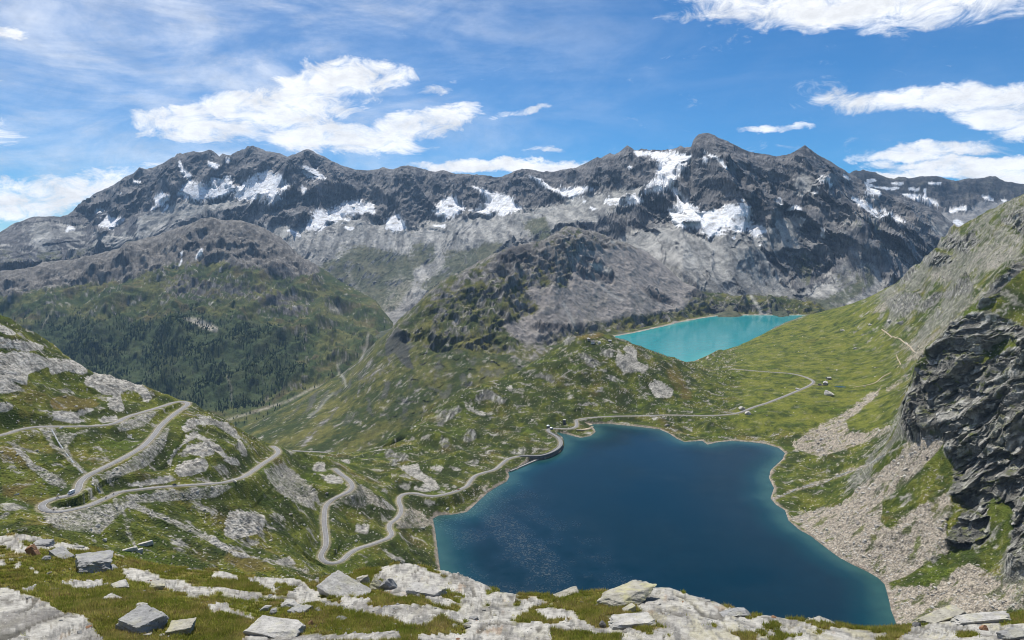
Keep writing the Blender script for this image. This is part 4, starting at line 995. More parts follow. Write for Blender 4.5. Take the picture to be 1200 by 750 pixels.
    Sm = sstep(.30, .72, scree_m.at(uw + 3 * n60, vw) * .95 + .42 * n20 + .30 * n5 + .25 * n60 * (scree_m.at(U, v) > .05))
    Sm = Sm * (1 - .8 * sstep(.10, .38, fbm((X + .6 * Yg) / 40, (Yg - .6 * X) / 14, 5, .62, seed=387)) * (U > 560))
    Sm = Sm * (1 - .85 * sstep(-.05, .3, n60 + .6 * n20) * (U > 1000) * sstep(430, 390, v))
    Sm = Sm * np.where(U < 560, .55 + .45 * sstep(-.2, .3, n20 + n5), 1)
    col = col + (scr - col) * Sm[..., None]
    Pm = sstep(.30, .52, pale_m.at(uw, vw) + .30 * n20 + .28 * n5)
    col = col + (pale - col) * Pm[..., None]
    steep = sstep(1.7, 2.6, slope) * sstep(10, 20, dR) * (U > 560) * (1 - hidden)
    Cm = np.clip(sstep(.30, .55, cliff_m.at(uw, vw) + .22 * n20 + .1 * n5) + steep * .8, 0, 1)
    ledge = sstep(.85, .45, slope) * sstep(-.1, .4, n20)         # grass keeps to the ledges
    col = mixcol(col, C(.10,.115,.025), sstep(.4, .8, Cm) * big)
    Cm = Cm * (1 - .9 * ledge) * (1 - .8 * sstep(.30, .5, fbm((X + Z) / 14, (Yg + Z) / 16, 5, .6, seed=393)))
    col = col + (dark - col) * Cm[..., None]
    # bare bank around both lakes
    rN = sstep(5.0, 2.2, dN + 3.0 * n5 + 4 * n20) * (dN > -8) * (1 - (dR < 9) * (U > 600) * (U < 668)); rT = sstep(22, 10, dT + 4 * n20) * (dT > -30) * (v < 440)
    col = mixcol(col, mixcol(np.broadcast_to(C(.20,.17,.14), U.shape + (3,)).copy(), C(.40,.34,.28), sstep(-.4, .4, n5)), np.clip(rN + rT, 0, 1) * .9)
    # gravel verge of the road
    vg = sstep(ROAD_HALF + 3.6, ROAD_HALF + 1.0, dR + 1.5 * n5)
    col = mixcol(col, C(.30,.265,.195), vg * .7)
    keep = (dN > -40) & (dT > -120)
    o = link_mesh('hillside', np.stack([X, Yg, Z], -1), grid_faces(*X.shape, keep=keep), [terrain_mat('alpine_ground', 0.22, 1.6, var=.5, boulder=.5, bscale=.55)], col=col)
    fk = Cm[:-1, :-1].ravel()[(keep[:-1, :-1] | keep[:-1, 1:] | keep[1:, 1:] | keep[1:, :-1]).ravel()] > .5
    o.data.polygons.foreach_set('use_smooth', ~fk)
    tag(o, 'green and rocky hillsides around the dark blue lake', 'hillside', kind='structure')
    return us, U, v, X, Yg, Z, col, dict(Pm=Pm, Sm=Sm, Cm=Cm, dN=dN, dR=dR, meadow=meadow, hidden=hidden)
HG = build_hills()
def on_grid(G, u, v):
    """where the sight line through (u, v) first meets a terrain grid"""
    us, U, V, X, Y, Z = G[:6]
    j = int(np.clip(round((u - us[0]) / (us[1] - us[0])), 0, len(us) - 1))
    k = np.argmax(V[:, j] <= v)
    if k == 0: k = 1
    return Vector((float(X[k, j]), float(Y[k, j]), float(Z[k, j])))
def hill_at(x, y):
    us, U, V, X, Y, Z = HG[:6]
    u = CX + F * x / y
    j = int(np.clip(round((u - us[0]) / (us[1] - us[0])), 0, len(us) - 1))
    return float(np.interp(y, Y[:, j], Z[:, j]))

# ------------------------------------------------------------ water
def water_mat(name, deep, shallow, scale, bump, reach, murk=0.0):
    m = bpy.data.materials.new(name); m.use_nodes = True
    g = NT(m.node_tree); b = m.node_tree.nodes['Principled BSDF']
    at = g.n('ShaderNodeAttribute', attribute_name='shore')
    tc = g.n('ShaderNodeTexCoord')
    n = g.noise(tc.outputs['Object'], .012, 5, .6)
    n2 = g.noise(tc.outputs['Object'], .05, 4, .6)
    s = g.m('ADD', at.outputs['Fac'], g.m('MULTIPLY', g.m('SUBTRACT', n, .5), .7))
    f1 = g.ramp(s, 0.0, 1.0)
    c = g.mixc(f1, shallow[0], shallow[1])
    c = g.mixc(g.ramp(s, .55, 1.9), c, deep)
    c = g.mixc(g.m('MULTIPLY', g.ramp(n2, .35, .7), .25), c, tuple(x * 1.5 for x in deep))
    g.l(c, b.inputs['Base Color'])
    b.inputs['Roughness'].default_value = .07
    b.inputs['IOR'].default_value = 1.33
    b.inputs['Specular IOR Level'].default_value = .2
    w1 = g.noise(tc.outputs['Object'], scale, 4, .65)
    w2 = g.noise(tc.outputs['Object'], scale * .13, 3, .6)
    gust = g.ramp(g.noise(tc.outputs['Object'], .006, 3, .5), .35, .62, .35, 1.2)
    bp = g.n('ShaderNodeBump'); bp.inputs['Strength'].default_value = 1; bp.inputs['Distance'].default_value = bump
    if murk == 0:
        # a wind-ruffled streak near the left shore where the chop is steep enough to flash
        sep = g.n('ShaderNodeSeparateXYZ'); sx, sy, sz = sep.outputs; g.l(tc.outputs['Object'], sep.inputs[0])
        c0, c1 = pix(575, 600, 0), pix(655, 680, 0)
        L_ = math.hypot(c1[0] - c0[0], c1[1] - c0[1]); ux, uy = (c1[0] - c0[0]) / L_, (c1[1] - c0[1]) / L_
        rx, ry = g.m('SUBTRACT', sx, (c0[0] + c1[0]) / 2), g.m('SUBTRACT', sy, (c0[1] + c1[1]) / 2)
        al = g.m('ADD', g.m('MULTIPLY', rx, ux / (L_ * .6)), g.m('MULTIPLY', ry, uy / (L_ * .6)))
        ac = g.m('ADD', g.m('MULTIPLY', rx, -uy / 26), g.m('MULTIPLY', ry, ux / 26))
        dd = g.m('ADD', g.m('MULTIPLY', al, al), g.m('MULTIPLY', ac, ac))
        wide = g.ramp(g.noise(tc.outputs['Object'], .02, 4, .6), .35, .62)
        patch = g.m('MAXIMUM', g.m('MULTIPLY', g.ramp(dd, 0.0, 2.2, 1.0, 0.0), g.ramp(n2, .3, .6, .5, 1)), g.m('MULTIPLY', wide, g.ramp(dd, 2, 30, .6, 0.0)))
        gust = g.m('ADD', gust, g.m('MULTIPLY', patch, 1.0))
    g.l(g.m('MULTIPLY', g.m('ADD', w1, g.m('MULTIPLY', w2, .7)), gust), bp.inputs['Height'])
    if murk == 0:
        vo = g.n('ShaderNodeTexVoronoi'); g.l(tc.outputs['Object'], vo.inputs['Vector']); vo.inputs['Scale'].default_value = 1.1
        r1 = g.n('ShaderNodeVectorMath', operation='SUBTRACT'); g.l(vo.outputs['Color'], r1.inputs[0]); r1.inputs[1].default_value = (.5, .5, .5)
        r2 = g.n('ShaderNodeVectorMath', operation='MULTIPLY')
        kk = g.m('ADD', .25, g.m('MULTIPLY', patch, .4)); g.l(g.xyz(kk, kk, 0.0), r2.inputs[1])
        r3 = g.n('ShaderNodeVectorMath', operation='MULTIPLY'); g.l(r1.outputs[0], r3.inputs[0]); g.l(r1.outputs[0], r3.inputs[1])
        r4 = g.n('ShaderNodeVectorMath', operation='MULTIPLY'); g.l(r3.outputs[0], r4.inputs[0]); g.l(r1.outputs[0], r4.inputs[1]); g.l(r4.outputs[0], r2.inputs[0])
        ad = g.n('ShaderNodeVectorMath', operation='ADD'); g.l(bp.outputs[0], ad.inputs[0]); g.l(r2.outputs[0], ad.inputs[1])
        sv = g.n('ShaderNodeSeparateColor'); vo2 = g.n('ShaderNodeTexVoronoi'); g.l(tc.outputs['Object'], vo2.inputs['Vector']); vo2.inputs['Scale'].default_value = .55; g.l(vo2.outputs['Color'], sv.inputs[0])
        g.l(g.m('ADD', .08, g.m('MULTIPLY', patch, g.ramp(sv.outputs[0], .62, 1.0, .08, .60))), b.inputs['Roughness'])
        g.l(g.m('ADD', .2, g.m('MULTIPLY', patch, .5)), b.inputs['Specular IOR Level'])
        nm = g.n('ShaderNodeVectorMath', operation='NORMALIZE'); g.l(ad.outputs[0], nm.inputs[0]); g.l(nm.outputs[0], b.inputs['Normal'])
        return m
    g.l(bp.outputs[0], b.inputs['Normal'])
    return m
def build_lake(name, P, alt, mat, reach, label, step, grow):
    x0, x1 = P[:, 0].min() - grow, P[:, 0].max() + grow; y0, y1 = P[:, 1].min() - grow, P[:, 1].max() + grow
    gx, gy = np.meshgrid(np.arange(x0, x1, step), np.arange(y0, y1, step))
    d = sdf(gx, gy, P)
    n = grid_faces(*gx.shape); fm = (d.ravel()[n] < grow * .8).all(1)
    used = np.unique(n[fm]); remap = np.zeros(gx.size, np.int32); remap[used] = np.arange(len(used))
    V = np.stack([gx, gy, np.full_like(gx, alt)], -1).reshape(-1, 3)[used]
    o = link_mesh(name, V, remap[n[fm]], [mat])
    a = o.data.attributes.new('shore', 'FLOAT', 'POINT')
    a.data.foreach_set('value', np.clip(-d.ravel()[used] / reach, 0, 4).astype(f32))
    tag(o, label, 'lake', kind='structure')
build_lake('lake_water', N_poly, 0.0, water_mat('deep_water', (.0003,.0155,.027), ((.025,.078,.074),(.0010,.032,.044)), 1.1, .16, 55, 0), 30, 'dark blue mountain lake in the middle of the view', 5.0, 18)
build_lake('turquoise_lake_water', T_poly, T_ALT, water_mat('milky_water', (.018,.235,.265), ((.05,.30,.30),(.022,.26,.28)), .5, .10, 60, 1), 60, 'turquoise glacial lake beyond the knoll', 14.0, 42)
# ------------------------------------------------------------ road ribbons
def ribbon(name, P, half, mats, lift=0.0, drop=.7, offs=0.0, parent=None):
    T = np.gradient(P[:, :2], axis=0); T /= np.hypot(*T.T)[:, None] + 1e-9
    Nn = np.stack([-T[:, 1], T[:, 0]], 1)
    for _ in range(2): Nn[1:-1] = (Nn[:-2] + Nn[1:-1] * 2 + Nn[2:]) / 4
    cx = P[:, :2] + Nn * offs
    L = np.column_stack([cx + Nn * half, P[:, 2] + lift]); Rr = np.column_stack([cx - Nn * half, P[:, 2] + lift])
    L0 = L.copy(); L0[:, 2] -= drop; R0 = Rr.copy(); R0[:, 2] -= drop
    n = len(P); V = np.stack([L0, L, Rr, R0], 1).reshape(-1, 3)
    i = np.arange(n - 1) * 4
    Fq = np.concatenate([np.stack([i + k, i + k + 1, i + k + 5, i + k + 4], 1) for k in range(3)])
    return link_mesh(name, V, Fq, mats, parent=parent)
asphalt = simple_mat('asphalt', (.21, .207, .205), .9, .35, .16)
paint = simple_mat('road_paint', (.62, .61, .58), .8, 2.0, .15)
for P, lab in ((PA, 'grey serpentine road climbing the left hillside in two hairpins'), (PB, 'grey mountain road winding past the dark lake to the meadow'), (PC, 'short piece of lower road on the far side of the left hill')):
    r = tag(ribbon('road', P, ROAD_HALF, [asphalt]), lab, 'road', kind='structure')
    if P is not PC:
        for s_ in (-1, 1):
            ribbon('edge_line', P, .09, [paint], lift=.006, drop=.003, offs=s_ * (ROAD_HALF - .3), parent=r)
dirt = simple_mat('packed_gravel', (.36, .30, .22), .95, .5, .2)
def trail(name, px, half, mat, lift=.25, drop=.8, **kw):
    P = np.array([on_grid(HG, u, v) for u, v in px])
    P = smooth_path(P, 6.0, 1)
    z = np.array([hill_at(x, y) for x, y in P[:, :2]])
    for _ in range(4): z[1:-1] = (z[:-2] + 2 * z[1:-1] + z[2:]) / 4
    P[:, 2] = z
    return ribbon(name, P, half, [mat], lift=lift, drop=drop)
tag(trail('gravel_path', [(1034,386),(1040,391),(1049,396),(1057,399),(1064,404),(1069,409),(1073,413)], 2.6, dirt, lift=.6, drop=2), kind='structure')
tag(trail('gravel_path', [(1051,416),(1053,421),(1056,427),(1050,433),(1042,438),(1034,443),(1026,449),(1016,452),(1000,454.5)], 1.3, dirt, lift=.5, drop=2), kind='structure')
tag(trail('gravel_path', [(953,451.5),(960,452),(966,451.5)], 1.6, dirt, lift=.5, drop=2), kind='structure')
tag(trail('gravel_path', [(676,494),(688,496),(694,500),(688,503),(675,503.5)], 4.5, dirt, lift=.3, drop=2), kind='structure')

white_water = simple_mat('tumbling_water', (.27, .29, .30), .35, .4, .5, .3, spec=.5)
tag(trail('stream', [(905,586),(920,580),(935,573),(950,569),(965,565),(978,559),(990,555),(1003,550),(1015,546),(1028,539),(1040,531),(1052,525),(1062,519)], .6, white_water, .2, 1), 'thin white stream running down the right slope into the lake', 'stream', kind='structure')
tag(trail('stream', [(60,503),(66,514),(74,526),(82,537),(90,548),(97,555)], .55, white_water, .3, 1.5), kind='structure')
tag(trail('stream', [(108,560),(113,568),(118,577)], .6, white_water, .3, 1.5), kind='structure')
pond = on_grid(HG, 985, 454)
t_ = np.linspace(0, 2 * np.pi, 24, endpoint=False)
pv_ = np.column_stack([pond.x + 14 * np.cos(t_) * (1 + .12 * np.sin(3 * t_)), pond.y + 9 * np.sin(t_), np.full(24, pond.z + 1.0)])
tag(link_mesh('pond', np.vstack([pv_, [[pond.x, pond.y, pond.z + 1.0]]]), np.array([[i, (i + 1) % 24, 24] for i in range(24)]), [bpy.data.materials['deep_water']]), 'tiny pond on the meadow beside the farmhouse', 'pond', kind='structure')

# ------------------------------------------------------------ foreground shelf
fore_rock = Cover()
k1 = 5.355
for p in zoomed(0, 610, k1, [[(-700,435),(0,435),(60,440),(150,480),(250,500),(330,540),(390,590),(470,600),(540,630),(600,690),(720,800),(740,1500),(-700,1500)], [(-600,60),(0,100),(90,95),(150,75),(190,90),(240,110),(330,130),(310,152),(240,155),(170,140),(100,130),(-600,110)], [(-500,150),(0,130),(80,125),(180,180),(180,210),(100,205),(60,180),(0,165)],
        [(180,165),(320,160),(400,140),(500,155),(580,185),(560,200),(400,190),(200,190)], [(770,310),(850,310),(950,330),(1071,380),(1071,430),(950,400),(880,380),(800,350)], [(380,390),(450,370),(640,355),(650,380),(590,410),(480,420),(430,400)], [(-300,560),(0,610),(20,650),(-300,700)],
        [(690,200),(740,205),(820,240),(760,225)], [(130,440),(230,400),(215,450),(160,460)], [(170,290),(255,315),(230,325)], [(80,270),(140,270),(130,288),(85,290)], [(-60,225),(35,225),(20,240),(-60,240)], [(-60,250),(40,260),(20,280),(-60,275)]]): fore_rock.poly(p)
for p in zoomed(200, 610, k1, [[(0,370),(60,375),(170,415),(260,430),(350,435),(450,455),(600,475),(800,495),(900,480),(960,500),(900,515),(700,500),(450,490),(300,460),(200,480),(120,490),(0,430)], [(40,280),(100,255),(180,255),(230,280),(280,310),(200,310),(100,300)], [(260,350),(320,315),(370,330),(430,370),(370,375),(300,360)],
        [(480,375),(520,355),(620,355),(740,355),(820,385),(880,440),(940,480),(900,510),(760,490),(740,455),(800,450),(780,420),(700,400),(640,410),(680,450),(620,450),(560,400),(500,385)], [(240,540),(360,520),(370,560),(470,575),(540,590),(420,590),(340,570),(260,575)], [(430,760),(500,700),(560,720),(820,700),(900,710),(1071,710),(1071,800),(430,800)],
        [(910,505),(960,500),(1071,530),(1071,560),(990,545)], [(690,520),(760,510),(800,540),(720,550)], [(820,365),(920,365),(930,400),(880,385)]]): fore_rock.poly(p)
for p in zoomed(400, 610, k1, [[(270,290),(330,290),(400,265),(480,290),(560,330),(640,360),(720,400),(700,420),(600,450),(600,480),(500,490),(400,500),(340,500),(290,480),(240,350)], [(580,310),(650,305),(720,325),(830,370),(950,435),(880,440),(910,470),(850,450),(700,430),(640,340)], [(530,490),(600,490),(740,545),(700,555),(600,540),(530,510)],
        [(0,530),(100,525),(200,570),(350,565),(450,555),(560,555),(650,570),(720,590),(800,630),(950,650),(1071,675),(1000,680),(850,650),(760,640),(770,680),(700,660),(660,620),(600,640),(560,670),(480,680),(380,655),(330,630),(230,610),(130,585),(0,560)], [(0,715),(100,725),(200,740),(300,735),(350,725),(370,800),(0,800)],
        [(490,745),(700,735),(820,740),(820,800),(480,800)], [(950,750),(1000,720),(1071,710),(1071,800),(950,800)], [(690,430),(760,440),(880,460),(940,500),(880,500),(800,500),(700,460)], [(0,330),(60,310),(90,320),(20,345)], [(0,480),(180,520),(190,535),(0,520)]]): fore_rock.poly(p)
for p in zoomed(600, 640, 6, [[(50,385),(150,360),(250,400),(200,415),(130,430)], [(140,440),(200,455),(330,445),(430,465),(480,525),(380,520),(330,515),(270,530),(200,480)], [(0,600),(60,570),(200,560),(300,575),(380,530),(440,540),(520,540),(520,560),(600,600),(760,570),(780,640),(500,640),(380,640),(280,610),(280,800),(0,800)],
        [(920,330),(980,290),(1110,290),(1200,330),(1200,480),(1000,440),(930,430)], [(820,480),(900,470),(1000,440),(1200,500),(1200,800),(1100,600),(1000,540),(940,510)], [(770,600),(850,600),(940,640),(900,800),(800,800)], [(1060,590),(1160,600),(1160,640),(1060,620)], [(230,335),(380,290),(420,310),(300,350)], [(620,495),(700,485),(720,510),(640,520)], [(780,770),(780,660),(1200,640),(1200,900)],
        [(960,600),(1060,590),(1090,640),(1000,640)]]): fore_rock.poly(p)
for p in zoomed(800, 640, 6, [[(0,335),(130,363),(220,398),(300,433),(340,450),(440,455),(490,500),(450,525),(330,530),(250,560),(200,560),(100,545),(0,490)], [(0,500),(100,560),(240,590),(320,620),(420,660),(420,800),(0,800)], [(250,560),(330,540),(520,520),(560,488),(640,485),(700,498),(735,530),(700,545),(600,545),(560,560),(580,590),(500,610),(380,610),(260,600)],
        [(680,590),(690,560),(740,525),(830,530),(960,590),(980,600),(900,620),(760,620),(690,610)], [(840,523),(900,498),(960,498),(1050,528),(1090,560),(1000,540),(900,532)], [(960,590),(1100,590),(1200,600),(1200,800),(700,800),(700,655),(800,640),(1000,630)], [(520,620),(600,640),(610,800),(500,800)], [(560,600),(640,590),(670,640),(600,640)]]): fore_rock.poly(p)
for p in zoomed(1000, 640, 6, [[(300,660),(380,600),(420,565),(500,555),(560,520),(700,490),(860,495),(800,525),(880,555),(1000,562),(1100,572),(1200,555),(2000,500),(2000,900),(300,900)], [(0,590),(150,610),(240,630),(150,640),(130,800),(0,800)]]): fore_rock.poly(p)
for p in [[(820,684),(900,712),(990,731),(1000,744),(940,734),(880,724),(830,707)]]: pass
fore_rock.poly([(1122,744),(1128,738),(1140,740),(1146,748),(1124,752)], .0).poly([(1140,726),(1176,725),(1192,728),(1192,733),(1160,731),(1135,730)], .0)
fore_rock.blur(1.0)
fore_lip = [(-200,612,78),(-60,622,76),(0,628,74),(20,625,74),(60,632,72),(100,640,70),(140,650,66),(173,660,62),(207,665,60),(253,668,58),(290,675,56),(333,677,55),(370,678,55),(400,674,56),(425,668,57),(447,666,57),(463,661,57),(483,662,57),(510,668,56),(537,673,55),(563,683,52),(580,691,50),(603,697,48),
            (637,698,46),(663,694,46),(690,694,45),(725,691,44),(745,691,43),(761,689,43),(785,690,42),(807,697,40),(833,704,38),(860,714,36),(881,722,34),(897,721,34),(921,726,33),(943,726,32),(960,724,32),(977,730,31),(1000,735,30),(1030,736,30),(1067,733,31),(1087,728,32),(1113,724,33),(1133,723,34),(1180,722,34),(1200,719,35),(1350,700,38)]
fore_lip = [(u, v, 24 + (y - 24) * .5) for u, v, y in fore_lip]
def build_fore():
    us = np.arange(-120, 1310, 0.8)
    sq = lambda r: [(u, v, 24 + (y - 24) * .5 if y > 24 else y) for u, v, y in r]
    rows = [[(-200,2600,4.2),(1350,2600,4.2)], [(-200,1300,9.5),(1350,1300,9.5)], [(-200,860,16),(600,870,17),(1350,880,16)],
            [(-200,745,24),(0,750,24),(300,752,25),(600,757,25),(800,760,24),(1000,762,23),(1200,760,22),(1350,755,22)],
            sq([(-200,700,36),(0,702,36),(150,712,34),(300,718,34),(450,712,37),(560,722,34),(700,727,32),(800,727,30),(900,743,26),(1000,750,25.5),(1100,746,26),(1200,742,26),(1350,735,27)]),
            sq([(-200,655,54),(0,660,54),(100,668,52),(200,688,46),(300,697,44),(400,692,47),(470,685,48),(560,702,42),(640,712,38),(760,705,37),(850,722,31.5),(900,731,29),(1000,742,27.6),(1100,735,28.5),(1200,729,29.5),(1350,715,31)]),
            fore_lip, [(p[0], p[1] + 90, p[2] * 1.35) for p in fore_lip], [(-200,900,160),(1350,900,140)], [(-200,880,300),(600,900,300),(1350,980,300)], [(-200,900,380),(1350,1000,380)]]
    Yf, Zf = loft(us, rows, 40, 1.2)
    Yg, Zg = adaptive_rows(us, Yf, Zf, 640, hid=.015, smooth=31, lw=4)
    U = np.broadcast_to(us, Yg.shape).astype(f32); Yg = Yg.astype(f32); Zg = Zg.astype(f32); X = (U - CX) / F * Yg
    vb = V0 + (H - Zg) * F / Yg
    lip = np.interp(U, [p[0] for p in fore_lip], [p[2] for p in fore_lip])
    edge = .25 + .75 * sstep(0, 12, np.abs(lip - Yg))
    na = fbm(X / .45, Yg / 1.6, 5, .6, seed=401); nb = fbm(X / 1.7, Yg / 6.0, 4, .6, seed=403)
    rk0 = np.where(Yg < lip + 6, fore_rock.at(U + 5 * nb + 2.5 * na, np.minimum(vb, 855) + 1.6 * nb + 1.2 * na), 0)
    rk0 = np.where(vb > 790, 0, rk0)
    n2 = fbm(X / 2.4, Yg / 2.6, 5, .55, seed=400); n8 = fbm(X / 9, Yg / 10, 4, .5, seed=405); n05 = fbm(X / .55, Yg / .6, 4, .6, seed=410)
    grow = sstep(10, 24, Yg)
    R0 = sstep(.15, .42, rk0 + .17 * na + .45 * sstep(.08, .4, fbm(X / 3.4, Yg / 12, 4, .55, seed=406)) * sstep(180, 420, U)) * (Yg < lip + 5)
    jt = ridged((X + .15 * Yg) / 2.6, (Yg * .9 - .8 * X) / 7.5, 2, .5, seed=415)
    joint = sstep(.72, .86, jt) * R0
    dz = n8 * .32 * edge * grow + n2 * .12 * edge * grow + n05 * .014 * (1 - R0) * grow
    jt2 = ridged((X - .12 * Yg) / 1.1, (Yg + .8 * X) / 3.6, 2, .5, seed=417); joint = np.maximum(joint, .75 * sstep(.76, .88, jt2) * R0)
    dz += R0 * (.06 + .04 * nb + .006 * na + .05 * facets((X + .2 * Yg) / 1.6, (Yg - X) / 4.5, 21, .6)) * (.5 + .5 * edge) - joint * .06
    # foliation steps of the gneiss
    st = (n2 * 1.4 + X * .25 + Yg * .3) * 1.1
    dz += R0 * (np.abs((st - np.floor(st)) - .5) - .25) * .05
    far_rough = sstep(60, 90, Yg)
    dz += far_rough * n8 * 3
    Z = Zg + dz
    v = V0 + (H - Z) * F / Yg
    R1 = np.clip(R0 - .0, 0, 1)
    g1 = mixcol(np.broadcast_to(C(.085,.105,.012), U.shape + (3,)).copy(), C(.19,.18,.034), sstep(-.5, .5, n2 + .6 * n05))
    g1 = mixcol(g1, C(.24,.18,.075), sstep(.05, .45, fbm(X / 1.6 + 7, Yg / 2, 4, .6, seed=420) + .35 * n8) * .75)
    g1 = mixcol(g1, C(.10,.07,.04), sstep(.35, .6, n05 + .3 * n2) * .5)
    r = mixcol(np.broadcast_to(C(.19,.18,.165), U.shape + (3,)).copy(), C(.44,.425,.385), sstep(-.7, .45, na * .8 + nb + .1))
    yel = sstep(560, 900, U)
    r = mixcol(r, C(.38,.35,.22), sstep(.0, .45, fbm(X / .7, Yg / 2.4, 4, .6, seed=430)) * (.15 + .45 * yel))
    r = mixcol(r, C(.12,.12,.115), sstep(.12, .36, fbm(X / .5 + 3, Yg / 1.8, 4, .65, seed=435)) * .65)
    r = mixcol(r, C(.30,.20,.12), sstep(.42, .62, fbm(X / 1.0 + 30, Yg / 3.1, 4, .6, seed=440)) * .5)
    r = mixcol(r, C(.09,.085,.07), joint * .8)
    col = mixcol(g1, r, R1)
    o = link_mesh('foreground_ground', np.stack([X, Yg, Z], -1), grid_faces(*X.shape), [terrain_mat('alpine_turf', 3.0, .16, var=.45)], col=col)
    tag(o, 'sloping shelf of turf and pale bedrock in the foreground', 'ground', kind='structure')
    return us, U, v, X, Yg, Z, R1, lip
FG = build_fore()
def fore_at(x, y):
    us, X, Y, Z = FG[0], FG[3], FG[4], FG[5]
    u = CX + F * x / y
    j = int(np.clip(round((u - us[0]) / (us[1] - us[0])), 0, len(us) - 1))
    return float(np.interp(y, Y[:, j], Z[:, j]))
# ------------------------------------------------------------ rocks
def cubesphere(n):
    g = np.linspace(-1, 1, n)
    a, b = np.meshgrid(g, g)
    vs, fs = [], []
    for ax in range(3):
        for s_ in (-1, 1):
            p = np.zeros((n, n, 3)); p[..., ax] = s_; p[..., (ax + 1) % 3] = a * s_; p[..., (ax + 2) % 3] = b
            fs.append(grid_faces(n, n) + len(vs) * n * n); vs.append(p.reshape(-1, 3))
    V = np.concatenate(vs); Fq = np.concatenate(fs)
    key = np.round(V * 1e4).astype(np.int64); _, first, inv = np.unique(key, axis=0, return_index=True, return_inverse=True)
    return V[first], inv.ravel()[Fq]
_cs = {}
def rock_shape(rs, kind='boulder', n=10, dims=(1, 1, 1), rough=.03):
    """kind block: squared slab with broken corners; boulder: many rounded facets"""
    if n not in _cs: _cs[n] = cubesphere(n)
    V, Fq = _cs[n]
    D = V / np.linalg.norm(V, axis=1)[:, None]
    if kind == 'block':
        N_ = np.array([[1,0,0],[-1,0,0],[0,1,0],[0,-1,0],[0,0,1],[0,0,-1]], float) + rs.normal(0, .09, (6, 3))
        N_[4] = [rs.normal(0, .04), rs.normal(0, .04), 1]
        dd = np.ones(6)
        ex = rs.normal(0, 1, (5, 3)); N_ = np.vstack([N_, ex]); dd = np.append(dd, rs.uniform(1.15, 1.45, 5))
        D = V / np.abs(V).max(1)[:, None]; D = D / np.linalg.norm(D, axis=1)[:, None]
    else:
        N_ = rs.normal(0, 1, (15, 3)); dd = rs.uniform(.72, 1.05, 15)
    N_ /= np.linalg.norm(N_, axis=1)[:, None]
    q = D @ N_.T
    r = np.min(np.where(q > .05, dd / np.maximum(q, .05), 9), axis=1)
    P = D * r[:, None]
    if kind != 'block':
        P = P * .82 + D * .18 * .9
    off = rs.uniform(0, 50)
    nz = fbm(P[:, 0] * 2.1 + off + P[:, 2] * 1.3, P[:, 1] * 2.1 + P[:, 2] * 1.7, 4, .6, seed=3)
    P = P * (1 + rough * nz[:, None] * 2)
    return P * np.array(dims), Fq
def stone_mat(name, base, lichen=.3, scale=2.0, dark=.35):
    m = bpy.data.materials.new(name); m.use_nodes = True
    g = NT(m.node_tree); b = m.node_tree.nodes['Principled BSDF']
    b.inputs['Roughness'].default_value = .9; b.inputs['Specular IOR Level'].default_value = .2
    tc = g.n('ShaderNodeTexCoord'); oi = g.n('ShaderNodeObjectInfo')
    sc = g.n('ShaderNodeVectorMath', operation='ADD'); g.l(tc.outputs['Object'], sc.inputs[0]); g.l(oi.outputs['Location'], sc.inputs[1])
    v = sc.outputs[0]
    n1 = g.noise(v, scale, 8, .68); n2 = g.noise(v, scale * 3.5, 6, .65); n3 = g.noise(v, scale * .6, 4, .6)
    c = g.mixc(g.ramp(n1, .3, .7), tuple(x * .72 for x in base), tuple(min(.8, x * 1.22) for x in base))
    c = g.mixc(g.m('MULTIPLY', g.ramp(n2, .56, .72), dark * 1.6, clamp=True), c, tuple(x * .35 for x in base))
    c = g.mixc(g.m('MULTIPLY', g.ramp(n3, .48, .66), lichen), c, (.42, .40, .20))
    g.l(c, b.inputs['Base Color'])
    bp = g.n('ShaderNodeBump'); bp.inputs['Strength'].default_value = .8; bp.inputs['Distance'].default_value = .3 / scale
    g.l(g.m('ADD', n1, g.m('MULTIPLY', n2, .4)), bp.inputs['Height']); g.l(bp.outputs[0], b.inputs['Normal'])
    return m
M_grey = stone_mat('grey_gneiss', (.27, .27, .265), .2, 2.6, .55)
M_pale = stone_mat('pale_gneiss', (.40, .39, .365), .25, 2.6, .55)
M_lich = stone_mat('lichened_gneiss', (.33, .315, .265), .6, 2.6, .6)
M_rust = stone_mat('rusty_stone', (.30, .17, .10), .1)
M_dark = stone_mat('dark_stone', (.10, .10, .10), .1)
HEROES = []
def hero(name, label, cat, u, v, w, h, d, kind='block', mat=M_grey, rot=0, tilt=(0, 0), n=16, sink=.30, group=None, rough=.055, seed=0):
    """w, h, d: half sizes in pixels of the photograph at that distance (width, height, depth)"""
    p = on_grid(FG, u, v); s_ = p.y / F; HEROES.append((p.x, p.y, label))
    rs = np.random.default_rng(1000 + seed)
    V, Fq = rock_shape(rs, kind, n, (w * s_, d * s_, h * s_), rough)
    o = link_mesh(name, V, Fq, [mat], smooth=False)
    o.location = (p.x, p.y, p.z + h * s_ * (1 - sink * 2))
    o.rotation_euler = (R(tilt[0]), R(tilt[1]), R(rot))
    return tag(o, label, cat, group)
hero('stone_block', 'large squared grey boulder with a flat top on the left turf', 'boulder', 110, 667, 17, 7.5, 19, rot=28, tilt=(-4, 3), seed=1, sink=.1, n=22)
hero('stone_block', 'squared grey block resting in grass at the bottom left', 'boulder', 166, 738, 21, 8.5, 20, rot=-24, tilt=(2, 3), seed=2, sink=.12, n=22)
hero('stone_block', 'dark sided boulder just right of the squared block at bottom left', 'boulder', 211, 743, 14, 7, 12, rot=8, tilt=(0, -6), seed=3, mat=M_lich)
hero('rock_slab', 'broad flat topped slab at the bottom edge left of centre', 'boulder', 322, 744, 30, 7, 17, rot=-6, tilt=(3, 4), seed=4, mat=M_pale, n=22, rough=.03)
